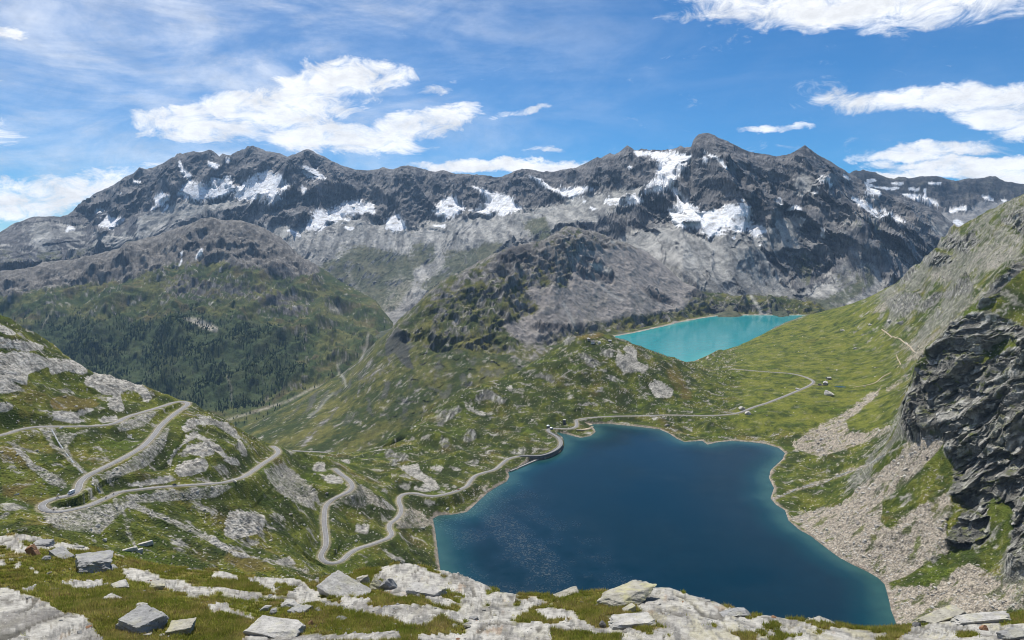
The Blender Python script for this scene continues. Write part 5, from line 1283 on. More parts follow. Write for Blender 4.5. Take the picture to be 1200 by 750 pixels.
hero('rock_slab', 'big tilted grey slab standing beside the rock outcrop left of centre', 'boulder', 402, 699, 25, 5.5, 15, rot=-24, tilt=(16, 18), seed=5, mat=M_pale, n=24, rough=.03)
hero('rock_slab', 'long flat boulder overhanging the lake edge right of centre', 'boulder', 694, 690, 27, 4.4, 15, rot=10, tilt=(2, -10), seed=6, mat=M_lich, n=24, rough=.03, sink=-.1)
hero('rock_slab', 'thin slab leaning left of the long overhanging boulder', 'boulder', 664, 700, 15, 2.6, 6, rot=24, tilt=(0, -8), seed=7, mat=M_lich, n=14)
hero('boulder', 'rounded lichen spotted boulder below the overhanging slab', 'boulder', 727, 709, 25, 8.5, 17, kind='boulder', rot=15, seed=8, mat=M_lich, n=26, rough=.045, sink=.15)
hero('rock_slab', 'flat pale slab with shadow beneath it at the lower centre right', 'boulder', 741, 735, 25, 4, 12, rot=4, tilt=(0, -3), seed=9, mat=M_pale, n=20, sink=.05)
hero('boulder', 'small dark stone on the slab at the lower centre right', 'boulder', 706, 735, 5, 4, 4, kind='boulder', seed=10, mat=M_dark, n=10)
hero('boulder', 'small upright stone in front of the rounded lichen boulder', 'boulder', 737, 718, 7, 4, 5, kind='block', seed=11, rot=20, tilt=(0,-18), mat=M_lich, n=12)
hero('rock_slab', 'long tilted slab with a dark end at the lower right', 'boulder', 1104, 729, 27, 3.2, 9, rot=16, tilt=(0, -9), seed=12, mat=M_lich, n=20, sink=-.15)
hero('rock_slab', 'flat slab with shadow under its right end at the lower right', 'boulder', 1150, 731, 32, 3.2, 8, rot=5, tilt=(0, -2), seed=13, mat=M_pale, n=20, sink=-.15)
hero('stone_block', 'reddish brown upright stone near the left edge', 'boulder', 38, 653, 4.2, 7.5, 4, rot=10, tilt=(0, -28), seed=14, mat=M_rust, n=12)
hero('rock_slab', 'pale elongated slab leaning left of the large squared boulder', 'boulder', 71, 657, 14, 3.5, 7, rot=-30, tilt=(0, 10), seed=15, mat=M_grey, n=14)
hero('boulder', 'grey stone among a heap beside the reddish stone', 'boulder', 54, 659, 5, 4, 5, kind='boulder', seed=16, n=12)
hero('boulder', 'low grey stone tucked against the right of the large squared boulder', 'boulder', 130, 670, 6, 3.2, 5, kind='boulder', seed=17, n=12)
hero('rock_slab', 'dark sided ledge rock at the top of the left turf', 'boulder', 51, 640, 9, 3.6, 8, seed=18, rot=4, n=14)
hero('boulder', 'pale stone just behind the squared block at bottom left', 'boulder', 166, 714, 7, 3, 5, kind='boulder', seed=19, mat=M_pale, n=12)
hero('boulder', 'broken rusty stone on the long pale slab', 'boulder', 184, 692, 8, 4.2, 7, kind='block', seed=20, rot=20, tilt=(0, 10), mat=M_lich, n=14)
hero('boulder', 'pale broken rock in the middle of the left turf', 'boulder', 140, 692, 8, 4, 7, kind='block', seed=21, rot=40, tilt=(5, 8), mat=M_pale, n=14)
hero('boulder', 'flat stone below the pale broken rock', 'boulder', 131, 706, 9, 2.6, 6, kind='block', seed=22, rot=-20, tilt=(0, 9), mat=M_pale, n=12)
hero('boulder', 'dark cornered stone below the cracked slab on the left', 'boulder', 106, 692, 5, 2.6, 5, kind='block', seed=23, rot=20, mat=M_grey, n=12)
hero('boulder', 'dark undersided stone left of the paired flat stones', 'boulder', 340, 711, 10, 4.5, 8, kind='boulder', seed=24, mat=M_pale, n=14)
hero('rock_slab', 'left one of two flat stones lying together in grass', 'boulder', 347, 719, 6, 3, 9, seed=25, rot=-30, mat=M_grey, n=14)
hero('rock_slab', 'right one of two flat stones lying together in grass', 'boulder', 356, 718, 5.5, 3, 9, seed=26, rot=-32, mat=M_grey, n=14)
hero('boulder', 'round pale stone in the grass below the long slab', 'boulder', 313, 716, 5, 4, 4, kind='boulder', seed=27, mat=M_pale, n=12)
hero('boulder', 'grey stone below the round pale stone', 'boulder', 320, 723, 5.5, 4, 5, kind='boulder', seed=28, mat=M_grey, n=12)
hero('boulder', 'small reddish stone in the grass right of the broad slab', 'boulder', 364, 734, 4, 2.6, 3, kind='boulder', seed=29, mat=M_rust, n=10)
hero('boulder', 'orange stone lying on the rock at the lower right', 'boulder', 1152, 739, 5, 3, 4, kind='boulder', seed=30, mat=M_rust, n=10)
hero('boulder', 'dark stone at the lake edge above the lower right slabs', 'boulder', 1074, 734, 5, 2.8, 5, kind='boulder', seed=31, mat=M_dark, n=10)
hero('boulder', 'grey ledge stone at the right end of the large pale outcrop', 'boulder', 868, 722, 12, 5.5, 9, kind='boulder', seed=32, mat=M_grey, n=18)
hero('rock_slab', 'pale slab leaning on the outcrop left of the lake', 'boulder', 497, 700, 20, 5, 10, kind='block', seed=33, rot=-14, tilt=(4,6), mat=M_pale, n=18)
hero('boulder', 'angular grey rock at the foot of the outcrop left of the lake', 'boulder', 455, 690, 9, 8, 8, kind='boulder', seed=34, mat=M_grey, n=16, rough=.06)
hero('boulder', 'lichened rock between the tilted slab and the outcrop', 'boulder', 441, 694, 10, 8, 8, kind='boulder', seed=35, mat=M_lich, n=18, rough=.09)
hero('boulder', 'mossy rock just behind the tilted slab', 'boulder', 425, 686, 9, 7, 8, kind='boulder', seed=36, mat=M_lich, n=18, rough=.09)
hero('rock_slab', 'dark jointed slab at the bottom right corner', 'boulder', 1186, 748, 16, 5, 9, seed=37, rot=18, mat=M_grey, n=16)

# loose stones in the foreground turf, each its own object
protos = []
for i, mt in enumerate([M_pale, M_pale, M_grey, M_lich, M_grey, M_rust]):
    rs = np.random.default_rng(300 + i)
    V, Fq = rock_shape(rs, 'boulder' if i % 2 else 'block', 6, (1, .8, .45), .06)
    o = link_mesh('loose_stone', V, Fq, [mt], smooth=False); protos.append(o.data); bpy.data.objects.remove(o)
dist_ = {}
def scatter_stones(count):
    us, U, Vv, X, Y, Z, R1, lip = FG
    ok = np.argwhere((Vv < 752) & (Y < lip - .5) & (U > -5) & (U < 1205) & (Vv > 620))
    w = (.25 + fbm(X / 6, Y / 6, 3, seed=500)[ok[:, 0], ok[:, 1]].clip(-.2, 1)) * (1 - .6 * R1[ok[:, 0], ok[:, 1]])
    w = np.maximum(w, .01); w /= w.sum()
    pick = ok[rng.choice(len(ok), count, replace=False, p=w)]
    for a, b in pick:
        s_ = Y[a, b] / F * float(np.exp(rng.normal(.75, .38)))
        kk = int(rng.choice(6, p=[.3, .2, .2, .15, .1, .05])); o = bpy.data.objects.new('loose_stone', protos[kk])
        scn.collection.objects.link(o)
        o.location = (X[a, b], Y[a, b], Z[a, b] + s_ * .08); o.scale = (s_, s_ * rng.uniform(.7, 1.2), s_ * rng.uniform(.6, 1.2))
        o.rotation_euler = (rng.normal(0, .15), rng.normal(0, .15), rng.uniform(0, 6.28))
        hx, hy, hl = min(HEROES, key=lambda q: math.hypot(q[0] - X[a, b], q[1] - Y[a, b]))
        side = ('left of' if X[a, b] < hx else 'right of') if abs(X[a, b] - hx) > abs(Y[a, b] - hy) * .6 else ('in front of' if Y[a, b] < hy else 'behind')
        ws = hl.split()[:8]
        while ws[-1] in ('the', 'of', 'a', 'at', 'in', 'on', 'with', 'and', 'its', 'below', 'above', 'right', 'left', 'behind', 'beside', 'under', 'just', 'to'): ws.pop()
        dist_[o.name] = math.hypot(hx - X[a, b], hy - Y[a, b])
        tag(o, '%s stone lying %s the %s' % (['pale', 'pale', 'grey', 'lichened', 'grey', 'rusty'][kk], side, ' '.join(ws)), 'stone', 'loose stones strewn over the foreground turf')
scatter_stones(260)
def merged_rocks(name, pos, size, mats, label, kind='stuff', zs=.6, n=4, shapes=8):
    P, Fs, mi = [], [], []; base = 0
    lib = [rock_shape(np.random.default_rng(700 + i), 'boulder', n, (1, .85, zs), .05) for i in range(shapes)]
    pick = rng.integers(0, shapes, len(pos)); ang = rng.uniform(0, 6.28, len(pos)); mm = rng.integers(0, len(mats), len(pos))
    for p, s_, k, a, m_ in zip(pos, size, pick, ang, mm):
        V, Fq = lib[k]; c, sn = math.cos(a) * s_, math.sin(a) * s_
        Q = np.column_stack([V[:, 0] * c - V[:, 1] * sn, V[:, 0] * sn + V[:, 1] * c, V[:, 2] * s_]) + p
        P.append(Q); Fs.append(Fq + base); mi.append(np.full(len(Fq), m_)); base += len(V)
    o = link_mesh(name, np.concatenate(P), np.concatenate(Fs), mats, smooth=False, matidx=np.concatenate(mi))
    return tag(o, label, 'rubble', kind=kind)
def pick_fore(count, wfun):
    us, U, Vv, X, Y, Z, R1, lip = FG
    ok = np.argwhere((Vv < 756) & (Y < lip + 1) & (U > -40) & (U < 1240) & (Vv > 610))
    w = np.maximum(wfun(X, Y, R1)[ok[:, 0], ok[:, 1]], 1e-4); w /= w.sum()
    q = ok[rng.choice(len(ok), count, p=w)]; a, b = q[:, 0], q[:, 1]
    return np.column_stack([X[a, b], Y[a, b], Z[a, b]]), Y[a, b]
pos, yy = pick_fore(1900, lambda X, Y, R1: (.12 + fbm(X / 4, Y / 4, 3, seed=510).clip(0, 1)) * (1 - .5 * R1))
merged_rocks('pebbles', pos, yy / F * np.exp(rng.normal(-.1, .35, len(yy))), [M_pale, M_grey, M_lich], 'small pebbles and chips scattered through the turf')

# ------------------------------------------------------------ grass of the foreground
def build_grass(count):
    pos, yy = pick_fore(count, lambda X, Y, R1: (R1 < .35) * (.5 + fbm(X / 3, Y / 3, 3, seed=520).clip(-.3, 1)))
    nb = 5
    n = len(pos) * nb
    base = np.repeat(pos, nb, 0) + np.column_stack([rng.normal(0, .05, n), rng.normal(0, .05, n), np.zeros(n) - .02])
    h = np.repeat(rng.uniform(.07, .22, len(pos)) * (yy / 38) ** .5, nb) * rng.uniform(.6, 1.2, n)
    a = rng.uniform(0, 6.28, n); lean = rng.uniform(.1, .7, n) * h
    w = .012 * (np.repeat(yy, nb) / 30) + .004
    tip = base + np.column_stack([np.cos(a) * lean, np.sin(a) * lean, h])
    b2 = a + 1.57 + rng.normal(0, .6, n)
    sx = np.column_stack([np.cos(b2) * w, np.sin(b2) * w, np.zeros(n)])
    V = np.stack([base - sx, base + sx, tip], 1).reshape(-1, 3)
    t = fbm(pos[:, 0] / 1.7, pos[:, 1] / 1.9, 4, seed=530) + rng.normal(0, .38, len(pos))
    c = mixcol(np.broadcast_to(C(.20,.235,.035), (len(pos), 3)).copy(), C(.42,.38,.10), sstep(-.5, .4, t))
    c = mixcol(c, C(.36,.28,.13), sstep(.25, .6, t) * .8)
    c = mixcol(c, C(.16,.09,.05), (rng.random(len(pos)) < .05) * .9)
    c = np.repeat(c, nb * 3, 0)
    m = bpy.data.materials.new('grass_blades'); m.use_nodes = True
    g = NT(m.node_tree); b = m.node_tree.nodes['Principled BSDF']; at = g.n('ShaderNodeAttribute', attribute_name='surface')
    tc = g.n('ShaderNodeTexCoord'); nn = g.noise(tc.outputs['Object'], 1.3, 4, .6)
    vm = g.n('ShaderNodeVectorMath', operation='SCALE'); g.l(at.outputs['Color'], vm.inputs[0]); g.l(g.ramp(nn, .3, .7, .8, 1.2), vm.inputs[3])
    g.l(vm.outputs[0], b.inputs['Base Color']); b.inputs['Roughness'].default_value = .7; b.inputs['Specular IOR Level'].default_value = .2
    tr = g.n('ShaderNodeBsdfTranslucent'); g.l(vm.outputs[0], tr.inputs[0])
    mx = g.n('ShaderNodeMixShader'); mx.inputs[0].default_value = .45
    g.l(b.outputs[0], mx.inputs[1]); g.l(tr.outputs[0], mx.inputs[2]); g.l(mx.outputs[0], m.node_tree.nodes['Material Output'].inputs[0])
    o = link_mesh('grass', V, np.arange(n * 3).reshape(-1, 3), [m], smooth=False, col=c)
    tag(o, 'short alpine grass tufts between the foreground rocks', 'grass', kind='stuff')
build_grass(85000)

# ------------------------------------------------------------ boulders and rubble on the hillsides
M_hill = stone_mat('hillside_stone', (.44, .42, .385), .1, .5)
M_hill2 = stone_mat('hillside_stone_dark', (.24, .225, .21), .1, .5)
def pick_hill(count, wmap, cond):
    us, U, Vv, X, Y, Z, col, D_ = HG
    sel = cond(U, Vv, D_) & (D_['dR'] > 6) & (D_['dN'] > 1.5) & ~D_['hidden'] & (Vv < 740) & (U > -30) & (U < 1230) & (Y < 2600)
    ok = np.argwhere(sel); w = np.maximum(wmap(U, Vv, X, Y, D_)[sel], 1e-5); w = w / w.sum()
    q = ok[rng.choice(len(ok), count, p=w)]; a, b = q[:, 0], q[:, 1]
    return np.column_stack([X[a, b], Y[a, b], Z[a, b]]), Y[a, b]
pos, yy = pick_hill(8000, lambda U, V_, X, Y, D_: D_['Sm'] * 1.6 + (.04 + fbm(X / 40, Y / 40, 3, seed=540).clip(0, 1) * .5) * (1 - .85 * D_['meadow']), lambda U, V_, D_: (D_['Cm'] < .7))
merged_rocks('hillside_rubble', pos - [0, 0, .15], np.minimum(yy / F * np.exp(rng.normal(-.35, .35, len(yy))), 2.4), [M_hill, M_hill, M_hill2], 'loose rocks strewn over the hillsides and scree', n=4)
bp_ = []
for i in range(6):
    V, Fq = rock_shape(np.random.default_rng(800 + i), 'boulder', 8, (1, .85, .75), .07)
    o = link_mesh('boulder', V, Fq, [M_hill if i < 5 else M_hill2], smooth=False); bp_.append(o.data); bpy.data.objects.remove(o)
def put_boulder(u, v, half_px, label=None, group=None, me=None, flat=1.0):
    p = on_grid(HG, u, v); s_ = p.y / F * half_px
    o = bpy.data.objects.new('boulder', me or bp_[int(rng.integers(0, 6))]); scn.collection.objects.link(o)
    o.location = (p.x, p.y, p.z + s_ * .25); o.scale = (s_, s_, s_ * flat); o.rotation_euler = (0, 0, rng.uniform(0, 6.28))
    return tag(o, label, 'boulder', group)
put_boulder(970, 463, 5, 'big pale boulder on the meadow just below the farmhouse')
put_boulder(274.5, 565, 2.4, 'white boulder at the edge of the serpentine road')
put_boulder(1057, 380, 3.2, 'pale boulder at the upper end of the gravel path')
put_boulder(1043, 378, 3.2, 'pale boulder among stones above the gravel path')
put_boulder(114, 617, 3, 'dark boulder on the grass below the left hairpin')
put_boulder(123, 635, 3, 'grey boulder on grass beside the scree below the left hairpin')
put_boulder(877, 486, 3.5, 'dark boulder beside the road above the lake head')
put_boulder(869, 480, 3.5, 'brown boulder on the uphill side of the road bend')
put_boulder(782, 499, 2.6, 'dark boulder on the grass by the far lake shore')
for i, (u, v, w, h, rot) in enumerate([(152,645,8,2.6,38),(161,646,6,2.2,36),(170,638,8,2.6,38)]):
    p = on_grid(HG, u, v); s_ = p.y / F
    V, Fq = rock_shape(np.random.default_rng(900 + i), 'block', 10, (w * s_, 3.2 * s_, h * s_), .03)
    o = link_mesh('rock_slab', V, Fq, [M_hill], smooth=False); o.location = (p.x, p.y, p.z - h * s_ * .2); o.rotation_euler = (R(-10), R(-3), R(rot))
    tag(o, ['left', 'lower right', 'upper right'][i] + ' of three grey slabs lying together below the left hairpin', 'boulder', 'three slabs below the hairpin')
pos, yy = pick_hill(150, lambda U, V_, X, Y, D_: D_['Sm'] + .3 * (1 - D_['meadow']), lambda U, V_, D_: (D_['Cm'] < .5) & (U < 560) & (V_ > 420))
MARKS = [(62, 595, 'left hairpin'), (218, 472, 'upper hairpin'), (325, 530, 'road bend on the hill shoulder'), (382, 630, 'lower road bend'), (286, 615, 'round pale outcrop'), (87, 579, 'camper van'), (205, 569, 'dark car'), (412, 568, 'looped road bend'),
         (160, 641, 'three grey slabs'), (470, 595, 'two motorcycles on the lower road'), (510, 640, 'left lake shore'), (240, 540, 'pale crag above the straight road'), (70, 430, 'white bedrock high on the left'), (10, 505, 'road at the left edge'), (110, 530, 'steep stream between the roads'),
         (200, 605, 'stony gully below the road'), (320, 655, 'lower end of the stony gully'), (970, 455, 'farmhouse'), (905, 586, 'mouth of the stream'), (985, 555, 'white stream'), (960, 630, 'right lake shore'), (1040, 700, 'near corner of the lake'), (1080, 520, 'foot of the dark cliff'),
         (1050, 400, 'gravel path'), (1000, 500, 'curved dirt track'), (1110, 600, 'lower end of the cliff'), (1150, 650, 'grass wedge beneath the cliff'), (1040, 600, 'pinkish scree fan'), (1150, 720, 'lower right slabs'), (1030, 440, 'footpath bend'), (950, 540, 'lake head meadow')]
def boulder_set(pos, yy, lo, hi, label, group):
    for p, y in zip(pos, yy):
        s_ = y / F * rng.uniform(lo, hi)
        o = bpy.data.objects.new('boulder', bp_[int(rng.integers(0, 6))]); scn.collection.objects.link(o)
        o.location = (p[0], p[1], p[2] + s_ * .2); o.scale = (s_, s_ * rng.uniform(.7, 1.1), s_ * rng.uniform(.6, 1)); o.rotation_euler = (0, 0, rng.uniform(0, 6.28))
        uu, vv = CX + F * p[0] / y, V0 + (H - p[2]) * F / y
        mu, mv, ml = min(MARKS, key=lambda q: math.hypot(q[0] - uu, q[1] - vv))
        side = ('left of' if uu < mu else 'right of') if abs(uu - mu) > abs(vv - mv) else ('above' if vv < mv else 'below')
        dist_[o.name] = math.hypot(uu - mu, vv - mv)
        tag(o, '%s boulder %s the %s' % ('big pale' if s_ * F / y > (lo + hi) / 2 else 'small pale', side, ml), 'boulder', group)
boulder_set(pos[:110], yy[:110], 1.2, 2.3, 'pale boulder lying on the left hillside', 'boulders on the left hillside')
pos, yy = pick_hill(120, lambda U, V_, X, Y, D_: D_['Sm'] + .1 * (1 - D_['meadow']), lambda U, V_, D_: (D_['Cm'] < .5) & (U > 900) & (V_ > 380))
boulder_set(pos, yy, 1.2, 2.3, 'pale boulder lying on the scree slope right of the lake', 'boulders on the right slope')

# ------------------------------------------------------------ conifer wood on the left mountain
def build_forest():
    U, Vv, X, Y, Z, vb, slope = LM
    dens = forest_c.at(U, Vv) * sstep(-.25, .25, fbm(X / 130, Y / 260, 4, .6, seed=560)) + .04 * (Vv > 360)
    ok = np.argwhere((dens > .02) & (U > -60) & (U < 460) & (Y < 5600) & (Vv > 350) & (Vv < 500))
    w = dens[ok[:, 0], ok[:, 1]]; w /= w.sum()
    q = ok[rng.choice(len(ok), 11000, p=w)]; a, b = q[:, 0], q[:, 1]
    pos = np.column_stack([X[a, b], Y[a, b], Z[a, b]]) + rng.normal(0, 3, (len(a), 3)) * [1, 1, 0]
    n = len(pos); h = rng.uniform(8, 19, n); r = h * rng.uniform(.17, .26, n)
    ks = 6; ang = np.arange(ks) / ks * 2 * np.pi
    Vs, Fs = [], []
    for lv, (z0, z1, rr) in enumerate([(.08, .62, 1.0), (.38, 1.0, .68)]):
        ring = np.stack([np.cos(ang)[None] * (r * rr)[:, None] * rng.uniform(.7, 1.25, (n, ks)), np.sin(ang)[None] * (r * rr)[:, None] * rng.uniform(.7, 1.25, (n, ks)), (h * z0)[:, None] + rng.normal(0, .4, (n, ks))], -1) + pos[:, None]
        top = pos + np.column_stack([np.zeros(n), np.zeros(n), h * z1])
        Vs.append(np.concatenate([ring, top[:, None]], 1))
    V = np.concatenate(Vs, 1); m_ = (ks + 1) * 2
    tri = np.array([[l * (ks + 1) + i, l * (ks + 1) + (i + 1) % ks, l * (ks + 1) + ks] for l in range(2) for i in range(ks)])
    Fq = (tri[None] + (np.arange(n) * m_)[:, None, None]).reshape(-1, 3)
    c = mixcol(np.broadcast_to(C(.022,.042,.018), (n, 3)).copy(), C(.055,.085,.030), rng.random(n) ** 1.5)
    c = np.repeat(c, m_, 0)
    o = link_mesh('conifer_wood', V.reshape(-1, 3), Fq, [terrain_mat('conifer_needles', .8, .5, var=.3)], smooth=False, col=c)
    tag(o, 'dark conifer wood covering the lower slope of the left mountain', 'wood', kind='stuff')
build_forest()

# ------------------------------------------------------------ buildings
def box_mesh(cx, cy, cz, sx, sy, sz):
    V = np.array([[x, y, z] for z in (-1, 1) for y in (-1, 1) for x in (-1, 1)], float) * [sx / 2, sy / 2, sz / 2] + [cx, cy, cz]
    return V, np.array([[0,2,3,1],[4,5,7,6],[0,1,5,4],[2,6,7,3],[0,4,6,2],[1,3,7,5]])
def boxes(name, lst, mat, parent=None):
    P, Fs = [], []; b = 0
    for q in lst:
        V, Fq = box_mesh(*q); P.append(V); Fs.append(Fq + b); b += 8
    return link_mesh(name, np.concatenate(P), np.concatenate(Fs), [mat], parent=parent, smooth=False)
M_wall = simple_mat('stone_wall', (.30, .28, .25), .9, 1.2, .3, .05)
M_white = simple_mat('white_render', (.70, .69, .66), .85, 1.0, .1)
M_roof = simple_mat('stone_slab_roof', (.44, .43, .42), .8, 1.0, .25, .04)
M_slate = simple_mat('dark_slate_roof', (.09, .09, .10), .7, 1.0, .25, .04)
M_wood = simple_mat('dark_wood', (.07, .045, .03), .8, 3.0, .3)
M_glass = simple_mat('window_glass', (.03, .04, .05), .1, spec=.6)
M_conc = simple_mat('dam_concrete', (.17, .17, .168), .9, .3, .3, .04)
M_metal = simple_mat('pale_metal', (.55, .58, .60), .35, 2.0, .1, metal=.6)
def root(name, loc, rot, label, cat, group=None):
    o = bpy.data.objects.new(name, None); scn.collection.objects.link(o)
    o.location = loc; o.rotation_euler = (0, 0, R(rot)); o.empty_display_size = 1
    return tag(o, label, cat, group)
def house(p, rot, L, W, h, rh, wall, roof, label, cat='house', chimney=True, name='stone_house'):
    r = root(name, p, rot, label, cat)
    hx, hy = L / 2, W / 2
    V = [(-hx,-hy,-1.5),(hx,-hy,-1.5),(hx,hy,-1.5),(-hx,hy,-1.5),(-hx,-hy,h),(hx,-hy,h),(hx,hy,h),(-hx,hy,h),(-hx,0,h+rh),(hx,0,h+rh)]
    link_mesh('wall', V, [np.array([[0,1,5,4],[1,2,6,5],[2,3,7,6],[3,0,4,7]]), np.array([[4,8,7],[5,6,9]])], [wall], parent=r, smooth=False)
    e, t = .5, .28; k = rh / hy
    Rv = []
    for s_ in (-1, 1):
        Rv += [(-hx-e, s_*(hy+e), h-e*k+.03), (hx+e, s_*(hy+e), h-e*k+.03), (hx+e, 0, h+rh+.03), (-hx-e, 0, h+rh+.03)]
    Rv = np.array(Rv); Rv = np.vstack([Rv, Rv + [0, 0, t]])
    Fq = np.array([[0,1,2,3],[4,7,6,5],[8,11,10,9],[12,13,14,15],[0,8,9,1],[5,13,12,4],[3,11,8,0],[1,9,10,2],[7,4,12,15],[6,14,13,5]])
    ro = link_mesh('roof', Rv, Fq, [roof], parent=r, smooth=False)
    if chimney: boxes('chimney', [(hx*.45, hy*.3, h+rh*.9+.6, .8, .8, 1.8)], wall, ro)
    d = boxes('door', [(0, -hy-.03, 1.0, 1.1, .1, 2.0)], M_wood, r)
    boxes('handle', [(.4, -hy-.11, 1.0, .08, .06, .15)], M_metal, d)
    for x in (-.62, -.3, .32, .64):
        w_ = boxes('window', [(x*hx, -hy-.02, h*.58, 1.0, .09, 1.1)], M_wood, r)
        boxes('pane', [(x*hx, -hy-.08, h*.58, .8, .05, .9)], M_glass, w_)
    return r
def onhill(u, v, dz=0): p = on_grid(HG, u, v); return (p.x, p.y, p.z + dz)
house(onhill(967, 450), 62, 20, 9, 3.4, 2.4, M_wall, M_roof, 'long stone farmhouse with pale slab roof on the meadow by the road')
house(onhill(971, 445), 8, 10, 8, 3.2, 2.2, M_wall, M_roof, 'smaller stone barn joined behind the long farmhouse', 'barn', False, 'barn')
house(onhill(961, 451.5), 10, 6, 4, 2.4, 1.2, M_wood, M_slate, 'small dark shed between the road bend and the farmhouse', 'shed', False, 'shed')
house(onhill(695, 403), -8, 9, 7, 4.5, 2.0, M_white, M_slate, 'white house with dark gable on the knoll top')
house(onhill(702, 403), 5, 7, 6, 3.0, 1.6, M_white, M_roof, 'small pale house right of the white one on the knoll')
house(onhill(689.5, 399), 0, 7, 5, 3.0, 1.2, M_wall, M_roof, 'low grey hut behind the white house on the knoll', 'hut', False, 'hut')
house(onhill(715, 401), 15, 8, 5, 4.0, 1.4, M_wall, M_roof, 'grey hut near the turquoise lake end of the knoll', 'hut', False, 'hut')
house(onhill(826, 417), 0, 8, 6, 4.0, 1.5, M_wall, M_slate, 'small dam keeper hut at the corner of the turquoise lake', 'hut', False, 'hut')
def dist_house(u, v, G, label):
    p = on_grid(G, u, v); house((p.x, p.y, p.z), 20, 26, 15, 8, 5, M_wood, M_slate, label, 'chalet', False, 'chalet')
LMG = (np.arange(-180, 620, .95), *LM[:5])
dist_house(394, 456, LMG, 'left dark chalet beside the river on the valley floor')
dist_house(407, 453, LMG, 'right dark chalet beside the river on the valley floor')
def domed_hut(u, v, r_, h, label):
    ro = root('domed_hut', onhill(u, v, 0), 0, label, 'hut', 'domed huts at the bend of the dam')
    a = np.linspace(0, 2 * np.pi, 24, endpoint=False)
    ringz = [(-1.5, 1.0), (h, 1.0)]
    V = np.array([(math.cos(t) * r_ * k, math.sin(t) * r_ * k, z) for z, k in ringz for t in a])
    Fq = np.array([[i, (i + 1) % 24, 24 + (i + 1) % 24, 24 + i] for i in range(24)])
    link_mesh('wall', V, Fq, [M_conc], parent=ro)
    rings = [(h + r_ * .62 * math.sin(p), r_ * 1.06 * math.cos(p)) for p in np.linspace(0, 1.5, 7)]
    V = np.array([(math.cos(t) * k, math.sin(t) * k, z) for z, k in rings for t in a])
    Fq = np.array([[j * 24 + i, j * 24 + (i + 1) % 24, (j + 1) * 24 + (i + 1) % 24, (j + 1) * 24 + i] for j in range(6) for i in range(24)])
    link_mesh('dome', V, Fq, [M_metal], parent=ro)
    boxes('door', [(0, -r_ - .02, 1.0, 1.0, .25, 2.0)], M_wood, ro)
domed_hut(642.5, 501, 3.4, 3.0, 'left domed hut at the sharp bend of the dam road')
domed_hut(646.5, 503.5, 3.2, 2.4, 'right domed hut nearer the lake at the dam road bend')
tw = root('stone_tower', onhill(661.5, 498, 0), -12, 'dark square valve tower standing on grass behind the dam road', 'tower')
boxes('wall', [(0, 0, 3.6, 5.2, 5.2, 9.4)], M_dark, tw)
boxes('roof', [(0, 0, 8.6, 5.8, 5.8, .5)], M_roof, tw)
boxes('door', [(0, -2.66, 1.0, 1.2, .12, 2.0)], M_wood, tw)
boxes('window', [(0, -2.66, 5.6, .9, .12, 1.2)], M_glass, tw)

# ------------------------------------------------------------ dam
def wall_along(P, off, z0, z1, th, parent, name, mat):
    T = np.gradient(P[:, :2], axis=0); T /= np.hypot(*T.T)[:, None]; Nn = np.stack([-T[:, 1], T[:, 0]], 1)
    a = P[:, :2] + Nn * off; b = P[:, :2] + Nn * (off + th)
    V = np.stack([np.column_stack([a, np.full(len(P), z0)]), np.column_stack([a, P[:, 2] + z1]), np.column_stack([b, P[:, 2] + z1]), np.column_stack([b, np.full(len(P), z0)])], 1).reshape(-1, 3)
    i = np.arange(len(P) - 1) * 4
    Fq = np.concatenate([np.stack([i + k, i + k + 1, i + k + 5, i + k + 4], 1) for k in range(3)])
    return link_mesh(name, V, Fq, [mat], parent=parent, smooth=False)
i0 = int(np.argmin(np.hypot(*(PB[:, :2] - pix(608, 534.4, 6.3)[:2]).T))); i1 = int(np.argmin(np.hypot(*(PB[:, :2] - pix(647, 502.2, 6)[:2]).T)))
DP = PB[i0:i1 + 1]
dm = tag(bpy.data.objects.new('dam', None), 'dark curved dam wall carrying the road around the end of the lake', 'dam'); scn.collection.objects.link(dm)
wall_along(DP, -ROAD_HALF - 1.3, -14, -.05, 1.25, dm, 'water_wall', M_conc)
wall_along(DP, -ROAD_HALF - 1.35, 5.2, 1.0, .38, dm, 'parapet', M_conc)
wall_along(DP, ROAD_HALF + .15, -4, .9, .38, dm, 'inner_parapet', M_conc)
q0, q1 = np.array(pix(598, 551.5, 1.6)), np.array(pix(631, 537.5, 1.6))
LP = np.array([q0 + (q1 - q0) * t for t in np.linspace(0, 1, 12)])
ld = tag(bpy.data.objects.new('low_weir', None), 'straight low weir wall running below the curved dam', 'weir'); scn.collection.objects.link(ld)
wall_along(LP, -1.6, -10, 0, 3.2, ld, 'walkway', simple_mat('pale_concrete', (.34, .33, .31), .9, .5, .2))
wall_along(LP, 1.3, -10, 1.0, .3, ld, 'parapet', M_conc)

